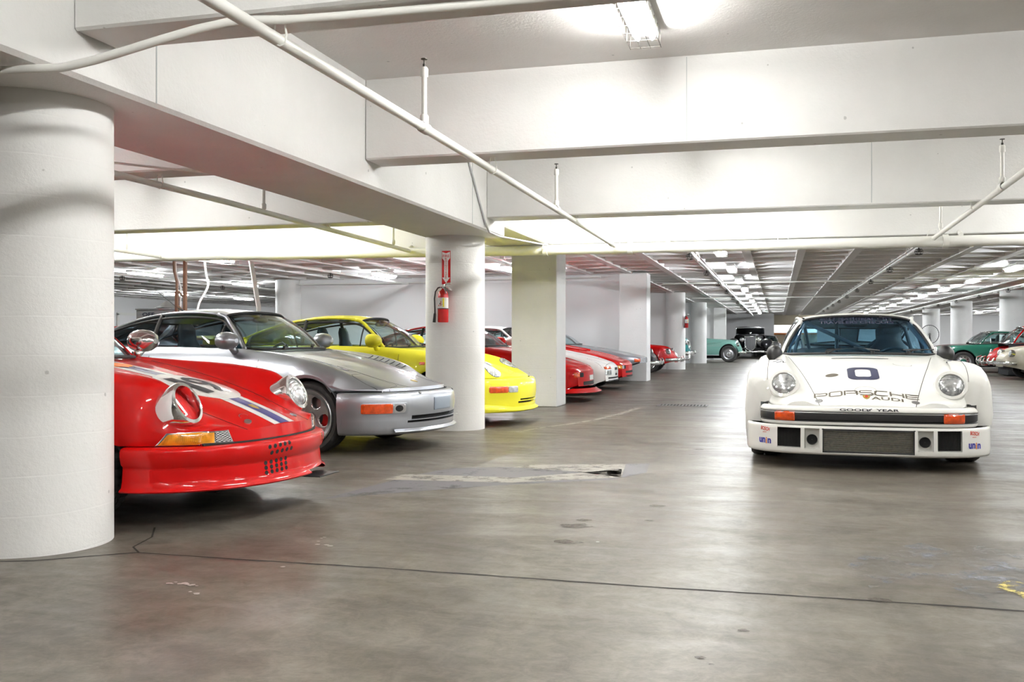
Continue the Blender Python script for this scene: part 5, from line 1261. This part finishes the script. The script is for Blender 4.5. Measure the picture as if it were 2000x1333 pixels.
def others_right():
    # green coupe, nose to the left
    K=KW(**CLASSIC); K['zcr']=[(.05,.66),(.12,.72),(.3,.79),(.6,.83),(1.2,.86),(1.8,.88),(3.0,.89),(4.25,.78)]; K['zc']=[(.05,.70),(.2,.76),(.6,.82),(1.2,.87),(1.8,.90),(3.4,.92),(4.0,.86),(4.25,.8)]; K['zv']=[(.05,.68),(.2,.74),(.6,.80),(1.2,.855),(1.8,.885),(3.4,.9),(4.25,.78)]
    K['w']=[(.05,.70),(.15,.80),(.4,.85),(1.5,.87),(3.5,.86),(4.25,.72)]; K['yc']=[(.05,.62),(.4,.70),(2,.72),(4.25,.6)]; K['zw']=[(.05,.56),(4.25,.6)]; K['zb']=[(.05,.40),(.4,.30),(1.3,.26),(3.4,.26),(4.25,.36)]; K['bow']=.10
    c=classic('dark green classic coupe with a green-centred chrome hubcap, nose to the left',4.66,33.45,180,'green_paint',K,ar=[(.88,.375,.325),(3.40,.36,.325)],wr=.325,style='slots',wy=.85,tx=.05,hl=False,sz=.97,tz=-.01,sx=.9,rim='steel')
    c.line('side_moulding','left',[(.25,.48),(.55,.475)],.05,'steel'); c.pad('side_lamp','left',ell(.42,.62,.05,.018),'mark_lamp',.006)
    for sg in (1,-1):
        b=MB(); b.lathe([(.001,.05),(.06,.04),(.085,.0),(.09,-.1)],20,axis_m((-.04,sg*.66,.66),(1,0,0))@Matrix.Scale(1.5,4,(0,1,0))); b.obj('headlamp','chrome',c.root,True)
    chrome_bumper(c,D=.35,W_=.86,z=.46,h=.09)
    # red classic coupe behind the beige one
    c=classic('red classic coupe with a white bonnet stripe and chrome nudge bars, behind the beige car',5.72,30.2,180,'red_paint',hl=True,rim='caliper',hz=.64,tx=.95,sz=1.28); chrome_bumper(c,z=.38)
    c.decal('stripe','top',[(x,y) for y in np.linspace(.12,1.4,18) for x in (-.2,.2)],[(2*i,2*i+1,2*i+3,2*i+2) for i in range(17)],'stripe_white',off=.004)
    b=MB()
    for sg in (1,-1): b.tube([(.02,sg*.3,.30),(.16,sg*.3,.30),(.20,sg*.3,.40),(.18,sg*.3,.52),(.06,sg*.3,.56)],.022,8)
    b.tube([(.19,-.3,.42),(.19,.3,.42)],.018,8); b.obj('nudge_bar','chrome',c.root,True)
    b=MB()
    for x in (-2.2,-2.5,-2.8): b.tube([(x,-.5,1.36),(x,.5,1.36)],.012,6)
    b.tube([(-2.1,-.5,1.36),(-2.9,-.5,1.36)],.012,6); b.tube([(-2.1,.5,1.36),(-2.9,.5,1.36)],.012,6)
    for x in (-2.2,-2.8):
        for y in (-.5,.5): b.tube([(x,y,1.36),(x,y,1.22)],.010,5)
    b.obj('roof_rack','chrome',c.root)
    c=classic('beige classic coupe with a chrome bumper nearest the right edge',5.45,27.6,180,'beige_paint',hl=True,hz=.66); chrome_bumper(c,z=.42,h=.09); c.pad('indicator','left',ell(.62,.74,.05,.015),'orange',.008)
    c=classic('yellow classic roadster cut off by the right edge of the picture',5.75,24.9,180,'yellow_paint',hl=True,hz=.60,gh=False); chrome_bumper(c,z=.40,h=.08)
    # maroon open car and black soft-top beyond the green car
    c=classic('maroon classic car behind the dark green coupe',5.3,38.2,180,'maroon_paint',K,ar=[(.88,.375,.325),(3.40,.36,.325)],wr=.325,hl=True,tx=.0,hz=.60,tz=.02)
    chrome_bumper(c,D=.35,W_=.86,z=.46,h=.09)
    # vintage roadster with a large spoked wheel standing on its running board
    t=thing('vintage_roadster','black open vintage car with boxes on its tail, in front of the far round column','car',(9.2,47.0,0),math.radians(180))
    b=MB(); b.grid([[(x,y*w,z-.12*abs(y)**3) for y in np.linspace(-1,1,11)] for x,w,z in ((0,.4,.9),(-.2,.5,1.05),(-1.2,.6,1.15),(-1.6,.7,1.2),(-3.6,.72,1.2),(-4.0,.6,1.0),(-4.1,.5,.6))]); b.grid([[(x,sg*w,z) for z in (1.08,.8,.45)] for sg in (1,) for x,w in ((0,.4),(-1.2,.6),(-1.6,.7),(-3.6,.72),(-4,.6))]); b.grid([[(x,-w,z) for z in (1.08,.8,.45)] for x,w in ((0,.4),(-1.2,.6),(-1.6,.7),(-3.6,.72),(-4,.6))]); b.obj('body','black_paint',t,True,40)
    b=MB(); b.grid([[(x,y*.66,z-.06*y*y) for y in np.linspace(-1,1,7)] for x,z in ((-2.3,1.45),(-2.6,1.56),(-3.3,1.56),(-3.7,1.42),(-3.75,1.15))]); b.obj('folding_top','rubber',t,True)
    for s,sg in ((.55,1),(.55,-1),(3.3,1),(3.3,-1)):
        w=bpy.data.objects.new('wheel',None); link(w,t); w.location=(-s,sg*.72,.38); mm=Matrix.Rotation(-sg*PI/2,4,'X')
        b=MB(); b.lathe([(.28,-.05),(.37,-.055),(.38,0),(.37,.055),(.28,.05)],28,mm); b.obj('tyre','tyre',w,True,35); b=MB(); b.lathe([(.28,-.03),(.1,.05),(.001,.06)],20,mm); b.obj('rim','steel',w,True)
    hw=thing('spoked_wheel','large thin spoked bicycle wheel standing behind the white race car mirror','wheel',(6.03,43.0,1.24)); b=MB(); 
    rm=axis_m((0,0,0),(.25,-1,0)); b.tube([rm@Vector((.38*math.cos(a),.38*math.sin(a),0)) for a in np.linspace(0,2*PI,41)[:-1]],.013,6,True); b.obj('rim','black',hw,True)
    b=MB()
    for k in range(28): a=2*PI*k/28; b.tube([rm@Vector((.03*math.cos(a+1),.03*math.sin(a+1),.02)),rm@Vector((.38*math.cos(a),.38*math.sin(a),0))],.0025,3)
    b.obj('spokes','wire',hw)['kind']='stuff'; b=MB(); b.tube([rm@Vector((0,0,-.05)),rm@Vector((0,0,.05))],.03,8); b.obj('hub','chrome',hw)
    b=MB(); b.tube([(0,.02,0),(0,.05,-.6),(.25,.05,-1.24)],.016,6); b.tube([(0,.02,0),(0,.05,-.6),(-.25,.05,-1.24)],.016,6); b.tube([(0,0,0),(.28,.3,-1.24)],.014,6); b.obj('stand','black',hw)
M['mark_lamp']=mat('yellow_side_lamp',(.8,.6,.02),.3)
others_left(); others_far(); black_saloon(); others_right()
# red car on the far left, behind the silver car
cc=low_car('red car whose roof edge shows at the far left above the silver car',-9.5,16.0,0,'red_paint')
cc2=low_car('cyan car glimpsed through the side window of the silver car',-11.2,12.4,0,'cyan_paint')
# ================= pipes
def pipe(name,label,cat,pts,r,group=None,mat_='pipe',n=14,smooth=False):
    t=thing(name,label,cat,pts[0],0,group); b=MB(); o=Vector(pts[0]); P=[tuple(p) for p in catmull(pts,5)] if smooth else pts; b.tube([Vector(p)-o for p in P],r,n); b.obj('pipe_run',mat_,t,True,50); t['_o']=0; del t['_o']; return t
def at_(t,x,y,z): return Vector((x,y,z))-t.location
def coupling(t,p,d,r,l=.05):
    m=axis_m(p,d,(0,0,1) if abs(Vector(d).z)<.9 else (1,0,0)); b=MB(); b.lathe([(r*.9,-l),(r,-l*.9),(r,l*.9),(r*.9,l)],16,m); b.obj('coupling','pipe',t,True,40)
def riser(t,x,y,z0,z1,hd=True):
    q=at_(t,x,y,0); r=bpy.data.objects.new('riser',None); link(r,t); b=MB(); b.tube([(q.x,q.y,z0-t.location.z),(q.x,q.y,z1-t.location.z)],.0165,12); b.lathe([(.022,-.03),(.024,-.02),(.024,.02),(.018,.03)],14,Matrix.Translation((q.x,q.y,z1-t.location.z-.03))); b.lathe([(.022,-.03),(.026,-.02),(.026,.02),(.018,.03)],14,Matrix.Translation((q.x,q.y,z0-t.location.z+.05))); b.obj('riser_pipe','pipe',r,True,50)
    if hd:
        b=MB(); z=z1-t.location.z; b.lathe([(.009,0),(.009,.02),(.004,.022),(.004,.045)],10,Matrix.Translation((q.x,q.y,z))); b.lathe([(.001,.045),(.020,.047),(.020,.051),(.001,.053)],14,Matrix.Translation((q.x,q.y,z))); b.obj('sprinkler_head','wire',r,True,40)
def hanger(t,x,y,zp,zt,rp):
    q=at_(t,x,y,0); Z=t.location.z; b=MB(); b.tube([(q.x,q.y,zp+rp+.07-Z),(q.x,q.y,zt-Z)],.0045,6)
    b.tube([(q.x-rp*.55,q.y,zp+rp+.07-Z),(q.x-rp*1.0,q.y,zp+rp*.4-Z),(q.x-rp*.8,q.y,zp-rp*.7-Z),(q.x,q.y,zp-rp*1.1-Z),(q.x+rp*.8,q.y,zp-rp*.7-Z),(q.x+rp*1.0,q.y,zp+rp*.4-Z),(q.x+rp*.55,q.y,zp+rp+.07-Z)],.005,5,True); b.obj('hanger','pipe_grey' if False else 'pipe',t,True)
def cage(t,x,y,z):
    q=at_(t,x,y,z); b=MB()
    for dz,r in ((0,.045),(-.035,.062),(-.075,.055)): b.tube([(q.x+r*math.cos(a),q.y+r*math.sin(a),q.z+dz) for a in np.linspace(0,2*PI,13)[:-1]],.0035,4,True)
    for a in np.linspace(0,2*PI,7)[:-1]: b.tube([(q.x+.045*math.cos(a),q.y+.045*math.sin(a),q.z),(q.x+.062*math.cos(a),q.y+.062*math.sin(a),q.z-.035),(q.x+.05*math.cos(a),q.y+.05*math.sin(a),q.z-.08),(q.x,q.y,q.z-.09)],.0035,4)
    b.tube([(q.x,q.y,q.z+.03),(q.x,q.y,q.z-.05)],.012,6); b.obj('caged_sprinkler','wire',t)
p=pipe('sprinkler_pipe','white sprinkler pipe running down the left side of the aisle to the big cross pipe','pipe',[(-2.02,-2,2.26),(-2.02,5.4,2.26),(-2.04,8,2.26),(-2.06,12.645,2.24)],.027)
riser(p,-2.02,5.43,2.26,2.62); riser(p,-2.04,9.1,2.26,2.64); riser(p,-2.05,12.2,2.25,2.60,False); coupling(p,at_(p,-2.02,5.43,2.26),(0,1,0),.034); coupling(p,at_(p,-2.04,9.1,2.26),(0,1,0),.034); coupling(p,at_(p,-2.06,12.4,2.24),(0,1,0),.034)
hanger(p,-2.0,3.66,2.26,2.37,.030); hanger(p,-2.03,6.9,2.26,2.36,.030); hanger(p,-2.04,9.98,2.26,2.31,.03); riser(p,-2.0,1.6,2.26,2.62)
p=pipe('sprinkler_pipe','white sprinkler pipe running down the right side of the aisle over the white race car','pipe',[(1.76,-2,2.26),(1.78,8,2.26),(1.82,12.645,2.23)],.027)
riser(p,1.78,8.75,2.26,2.60); riser(p,1.8,12.0,2.26,2.62,False); hanger(p,1.79,9.98,2.26,2.31,.03); coupling(p,at_(p,1.78,8.75,2.26),(0,1,0),.034); riser(p,1.77,5.3,2.26,2.62); hanger(p,1.78,6.9,2.26,2.36,.03)
p=pipe('sprinkler_pipe','white sprinkler pipe under the slab behind the girder, above the silver car','pipe',[(-4.85,2,2.27),(-4.88,8,2.27),(-4.93,12.645,2.24)],.027)
riser(p,-4.88,8.6,2.27,2.62); riser(p,-4.9,12.0,2.25,2.6,False); hanger(p,-4.86,6.9,2.27,2.36,.03); hanger(p,-4.9,10.05,2.27,2.31,.03)
p=pipe('sprinkler_pipe','farther left sprinkler pipe that meets the big cross pipe above the silver car','pipe',[(-8.5,4,2.27),(-8.9,12.64,2.25)],.027); riser(p,-8.85,11.8,2.27,2.62,False)
p=pipe('main_pipe','thick white sprinkler main crossing the whole garage below the last beam','pipe',[(-14,12.72,2.285),(-9.6,12.72,2.262),(-4,12.72,2.215),(2.5,12.72,2.195),(12,12.72,2.165)],.068,n=24)
for x,z in ((-8.5,2.255),(-5.9,2.23),(-2.06,2.208),(.07,2.203),(1.82,2.197),(4.6,2.19)): hanger(p,x,12.72,z,2.34,.075)
for x,z in ((-1.86,2.207),(1.96,2.197),(-3.0,2.212)): coupling(p,at_(p,x,12.72,z),(1,0,0),.082,.035)
def far_pipe(x,label,z=2.46,y0=12.8,y1=60,step=4.05,first=16.3,n=9):
    p=pipe('sprinkler_pipe',label,'pipe',[(x,y0,2.28),(x,y0+.5,z),(x,y1,z)],.028)
    for k in range(n): cage(p,x-.02,first+step*k,z-.04)
    for k in range(0,n,2): hanger(p,x,first+1.5+step*k,z,Z_W,.03)
    return p
far_pipe(-1.38,'white sprinkler pipe with caged heads left of the light row, far half'); far_pipe(2.15,'white sprinkler pipe with caged heads above the white race car, far half')
far_pipe(6.2,'white sprinkler pipe with caged heads at the right columns, far half',first=17.5); far_pipe(-5.0,'white sprinkler pipe with caged heads over the left bays, far half',n=2,y1=23.5); far_pipe(-9.2,'white sprinkler pipe with caged heads above the silver car, far half',n=2,y1=23.5,first=15); far_pipe(-14,'leftmost far sprinkler pipe with caged heads',n=4,y1=40,first=14.5)
for y,w in ((26.5,'nearer'),(36.0,'farther')): pipe('cross_pipe',w+' of two thin white cross pipes under the waffle slab','pipe',[(-3,y,2.53),(3.4,y,2.53),(3.9,y,2.58),(14,y,2.58)],.02,'thin cross pipes under the waffle slab')
# conduits
pipe('conduit','long thin white conduit bending off the girder under the nearest cross beam','pipe',[(-3.9,3.30,2.13),(-3.0,3.38,2.13),(-2.85,3.42,2.14),(-2.2,3.58,2.318),(-1.9,3.64,2.325),(-.6,3.70,2.335),(3,3.72,2.338),(8,3.72,2.338)],.0185,smooth=True)
pipe('conduit','thin grey conduit running down the girder side beside the round column','pipe',[(-2.966,9.20,2.82),(-2.966,9.80,2.24),(-2.955,9.92,2.15),(-2.955,10.3,2.145),(-2.955,12.6,2.265)],.011,mat_='pipe_grey')
pipe('conduit','thin white pipe along the top of the white cross wall','pipe',[(-12.4,23.732,2.50),(-8.0,23.732,2.50),(-7.6,23.732,2.54),(-4.2,23.732,2.56)],.018)
pipe('conduit','thin curved cable under the slab at the far left by the thick column','pipe',[(-6.6,5.5,2.62),(-5.6,6.0,2.42),(-4.6,6.6,2.34),(-3.9,7.4,2.33)],.009)
# ================= extinguisher and sign on the round column
def extinguisher(label,x,y,z,rot,scale=1.0,signed=True):
    t=thing('fire_extinguisher',label,'fire extinguisher',(x,y,z),rot); t.scale=(scale,)*3
    # local: -y points to the viewer
    b=MB(); b.lathe([(.001,0),(.058,0),(.064,.008),(.064,.30),(.060,.335),(.045,.365),(.022,.385),(.018,.40),(.001,.40)],32); b.obj('cylinder','ext_red',t,True,50)
    b=MB(); b.lathe([(.0648,.165),(.0650,.170),(.0650,.285),(.0648,.29)],20,None,PI*.95,PI*1.05); b.obj('label','stripe_white',t,True)
    b=MB(); b.box(.018,.033,-.0662,-.058,.18,.28); b.obj('label_band','mark_lamp',t)
    for k in range(4): b=MB(); b.box(-.035+.013*k,-.027+.013*k,-.067,-.06,.19+.02*(k%2),.205+.022*(k%3)); b.obj('label_symbol','ink' if k%2 else 'ink_red',t)
    b=MB(); b.lathe([(.0665,.155),(.0665,.166)],24); b.obj('strap','black',t)
    b=MB(); b.lathe([(.02,.40),(.022,.405),(.022,.43),(.012,.445),(.001,.445)],16); b.obj('valve','chrome',t,True,40)
    b=MB(); b.tube([(0,-.0,.43),(.05,-.01,.455),(.105,-.012,.462)],[.009,.009,.007],8); b.obj('carry_handle','chrome',t,True); b=MB(); b.tube([(.01,0,.425),(.06,-.01,.41),(.11,-.01,.375)],[.008,.008,.006],8); b.obj('squeeze_lever','chrome',t,True)
    b=MB(); b.tube([(.015,-.02,.42),(.045,-.05,.36),(.06,-.055,.33)],.006,6); b.obj('pull_pin','chrome',t)
    b=MB(); b.lathe([(.001,.0),(.018,.0),(.018,.012),(.001,.014)],16,axis_m((-.01,-.022,.42),(0,-1,0))); b.obj('gauge','chrome',t,True,40)
    b=MB(); b.tube([(-.02,-.02,.415),(-.055,-.025,.405),(-.085,-.03,.36),(-.095,-.035,.28),(-.092,-.03,.17),(-.09,-.03,.10)],.009,8); b.obj('hose','black',t,True)
    b=MB(); b.tube([(-.09,-.03,.11),(-.092,-.03,.10),(-.100,-.03,.0)],[.010,.015,.019],12); b.obj('nozzle','black',t,True)
    b=MB(); b.box(-.02,.02,.05,.085,.1,.42); b.obj('wall_bracket','steel',t); return t
M['ext_red']=mat('extinguisher_red',(.55,.01,.012),.25,coat=.6)
CXC,CYC,CRR=-3.525,10.48,.335
ax=math.atan2(0-CYC,0-CXC)   # direction from the column to the camera side
def on_col(ang,r): return (CXC+r*math.cos(ang),CYC+r*math.sin(ang))
ea=ax-.32
x,y=on_col(ea,CRR+.085); extinguisher('red fire extinguisher with a black hose hanging on the round column',x,y,1.195,ea+PI/2,.93)
x,y=-3.06,34.0; extinguisher('small red fire extinguisher on the round column above the teal truck',-2.985,33.55,1.42,PI/2*.35,1.0)
def ext_sign():
    w=.098; z0,z1=1.617,1.985
    t=thing('fire_extinguisher_sign','red vertical sign with a white down arrow reading FIRE EXTINGUISHER on the round column','sign',(CXC,CYC,0))
    sa=ax-.50+.20; 
    def P(u,v,off): a=sa+u/CRR; return ((CRR+off)*math.cos(a),(CRR+off)*math.sin(a),v)
    b=MB(); n=9; V=[]; 
    for i in range(n):
        u=-w/2+w*i/(n-1)
        for v,o in ((z0,.001),(z0,.005),(z1,.005),(z1,.001)): V.append(P(u,v,o))
    F=[(4*i+j,4*i+j+1,4*i+j+5,4*i+j+4) for i in range(n-1) for j in range(3)]+[(0,1,2,3),(4*n-4,4*n-1,4*n-2,4*n-3)]
    b.add(V,F); b.obj('panel','ext_red',t)
    # white arrow: notched tail, shaft, head
    def poly(name,pts,mt,off):
        V=[P(u,v,off) for u,v in pts]; return mesh_obj(name,V,[tuple(range(len(V)))],mt,t)
    h=z1-z0
    Y=lambda f:z1-f*h
    poly('arrow',[(0,Y(.075)),(-.044,Y(.03)),(-.044,Y(.22)),(-.022,Y(.30)),(-.022,Y(.30)),(0,Y(.30))],'stripe_white',.006); poly('arrow',[(0,Y(.075)),(0,Y(.30)),(.022,Y(.30)),(.044,Y(.22)),(.044,Y(.03))],'stripe_white',.006)
    poly('arrow',[(-.022,Y(.30)),(-.022,Y(.80)),(0,Y(.80)),(0,Y(.30))],'stripe_white',.006); poly('arrow',[(0,Y(.30)),(0,Y(.80)),(.022,Y(.80)),(.022,Y(.30))],'stripe_white',.006)
    poly('arrow',[(-.043,Y(.80)),(0,Y(.965)),(0,Y(.80))],'stripe_white',.006); poly('arrow',[(0,Y(.80)),(0,Y(.965)),(.043,Y(.80))],'stripe_white',.006)
    V,F,tw,th=text_mesh('FIRE',1,.01,.2); mesh_obj('lettering',[P(a/tw*.074,Y(.155)+b_/th*.030,.0075) for a,b_ in V],F,'ext_red',t)
    for k,chh in enumerate('EXTINGUISHER'):
        V,F,tw,th=text_mesh(chh,1,.01,.2); wd=.02 if chh!='I' else .005; mesh_obj('lettering',[P(a/tw*wd,Y(.235+.0525*k)+b_/th*.0165,.0075) for a,b_ in V],F,'ext_red',t)
ext_sign()
# ================= background left: frame posts, cabinet, vent, opening
def bg():
    M['brown']=mat('rusty_brown_steel',(.13,.065,.035),.6)
    t=thing('frame_post','tall brown steel ladder frame standing behind the silver car roof','frame',(-11.85,17.4,0))
    MB().box(-.03,.03,-.03,.03,0,2.0).obj('post','brown',t); MB().box(.16,.22,-.03,.03,0,2.7).obj('post','brown',t)
    b=MB(); b.tube([(0,0,1.98),(0,0,2.2),(-.06,0,2.42),(-.07,0,2.7)],.03,6); b.obj('post','brown',t)
    for z in (1.3,1.6,1.9): b=MB(); b.tube([(0,0,z+.12),(.19,0,z-.04)],.022,4); b.obj('brace','brown',t)
    pipe('downpipe','slightly slanted white angle post right of the brown frame','post',[(-9.18,16.0,0),(-9.18,16.0,1.6),(-9.31,15.9,2.6)],.05,mat_='pipe',n=4)
    pipe('downpipe','bent thin white pipe at the far left beside the thick column','pipe',[(-13.6,17.0,0),(-13.6,17.0,2.15),(-13.9,17.0,2.5),(-13.95,17,2.62)],.025)
    pipe('downpipe','curved thin white hose with a black end, right of the brown frame','pipe',[(-11.25,17.2,1.55),(-11.2,17.2,1.75),(-11.0,17.2,2.1),(-11.05,17.2,2.35),(-11.12,17.2,3.0)],.022,smooth=True)
    pipe('downpipe','thin white pipe between the two brown posts','pipe',[(-11.90,17.6,0),(-11.90,17.6,2.1),(-12.0,17.6,2.4),(-12.02,17.6,2.6)],.018)
    c=thing('cabinet','grey electrical cabinet with a crumpled sheet on top, behind the silver car roof','cabinet',(-12.98,18.6,0))
    MB().box(-.5,.75,-.3,.3,0,1.66,.01).obj('body','cab_grey',c); MB().box(-.5,.75,-.33,.33,1.66,1.69).obj('top','cab_grey',c); MB().box(-.47,.12,-.315,-.30,.1,1.6,.004).obj('door','cab_grey',c)
    V,F,tw,th=text_mesh('OFF',1,.02,.5); mesh_obj('lettering',[(a/tw*.30-.18,-.318,1.56+b_/th*.08) for a,b_ in V],F,'ink_navy',c)
    s=thing('crumpled_sheet','crumpled grey sheet lying on the grey cabinet','sheet',(-12.9,18.6,1.69)); r=random.Random(4); b=MB(); n=16
    b.grid([[(-.3+.6*i/n,-.2+.4*j/n,.01+.16*math.exp(-((i-n/2)**2+(j-n/2)**2)/26)*r.uniform(.6,1.25)) for j in range(n+1)] for i in range(n+1)]); b.obj('cloth','sheet_grey',s,True)
    # white door frames on the far left wall
    d=bpy.data.objects.new('door_1',None); link(d); d.location=(-23.98,33.5,0); tag(d,kind='structure'); MB().box(0,.06,-2.1,2.1,1.95,2.05).obj('door_frame','pipe',d); MB().box(0,.06,-2.1,-2.0,0,2).obj('door_frame','pipe',d); MB().box(0,.06,2.0,2.1,0,2).obj('door_frame','pipe',d); MB().box(.0,.03,-2.0,2.0,0,1.95).obj('door_leaf','wall_white',d)
    v=thing('wall_vent','dark grey louvred wall vent between the far right columns','vent',(14.9,69.9,0))
    MB().box(-.62,.62,-.05,.06,1.15,2.3).obj('backing','dark',v)
    for k in range(12): b=MB(); b.box(-.58,.58,-.11,-.05,1.18+.092*k,1.24+.092*k,.004); b.obj('slat','cab_dark',v)
    b=MB(); b.box(-.66,.66,-.09,.05,2.28,2.34); b.box(-.66,.66,-.09,.05,1.10,1.16); b.box(-.66,-.60,-.09,.05,1.1,2.34); b.box(.60,.66,-.09,.05,1.1,2.34); b.obj('frame','cab_grey',v)
    # far opening right of the black saloon
    w=thing('wall_opening','bright opening with an orange beam and clutter beyond the black saloon','opening',(.9,66,0))
    MB().box(-1.1,1.6,0,.2,0,1.0).obj('low_wall','beige_wall',w); MB().box(-1.1,1.6,0,.2,2.0,2.64).obj('lintel','beige_wall',w); MB().box(-1.1,1.6,.25,.3,1.5,2.0).obj('glow_panel','emit_soft',w); MB().box(-1.1,1.6,.05,.2,1.38,1.46).obj('orange_beam','ink_orange',w); MB().box(-1.1,1.6,.22,.3,0,1.4).obj('back_panel','beige_wall',w)
    du=pipe('duct','thick white duct crossing behind the right columns under the ceiling','duct',[(12,58,2.2),(20,50,2.3),(25,46.5,2.35)],.22,n=20)
M['cab_grey']=mat('cabinet_grey',(.42,.46,.46),.5); M['cab_dark']=mat('vent_dark',(.16,.16,.19),.5); M['sheet_grey']=mat('sheet_cloth',(.40,.39,.36),.8); M['beige_wall']=mat('beige_wall',(.55,.50,.38),.7)
M['emit_soft']=mat('glowing_panel',(1,1,1),.5,emit=(1,.98,.95),estr=.5)  # evenly glowing panel set behind the far opening, no lamp
bg()

# formwork seams on the concrete beams
for nm,a in (('girder',(-2.981,-2.978,4.20,4.208,2.18,2.94)),('girder',(-2.981,-2.978,10.0-.6,9.408,2.18,2.94)),('beam',(.87,.876,9.897,9.902,2.32,2.94)),('beam',(3.30,3.306,6.737,6.742,2.37,2.94)),('beam',(3.1,3.106,12.917,12.922,2.31,2.94)),('beam',(-.6,-.596,6.737,6.742,2.37,2.94))):
    MB().box(*a).obj('form_seam','cab_grey',bpy.data.objects['ceiling'])
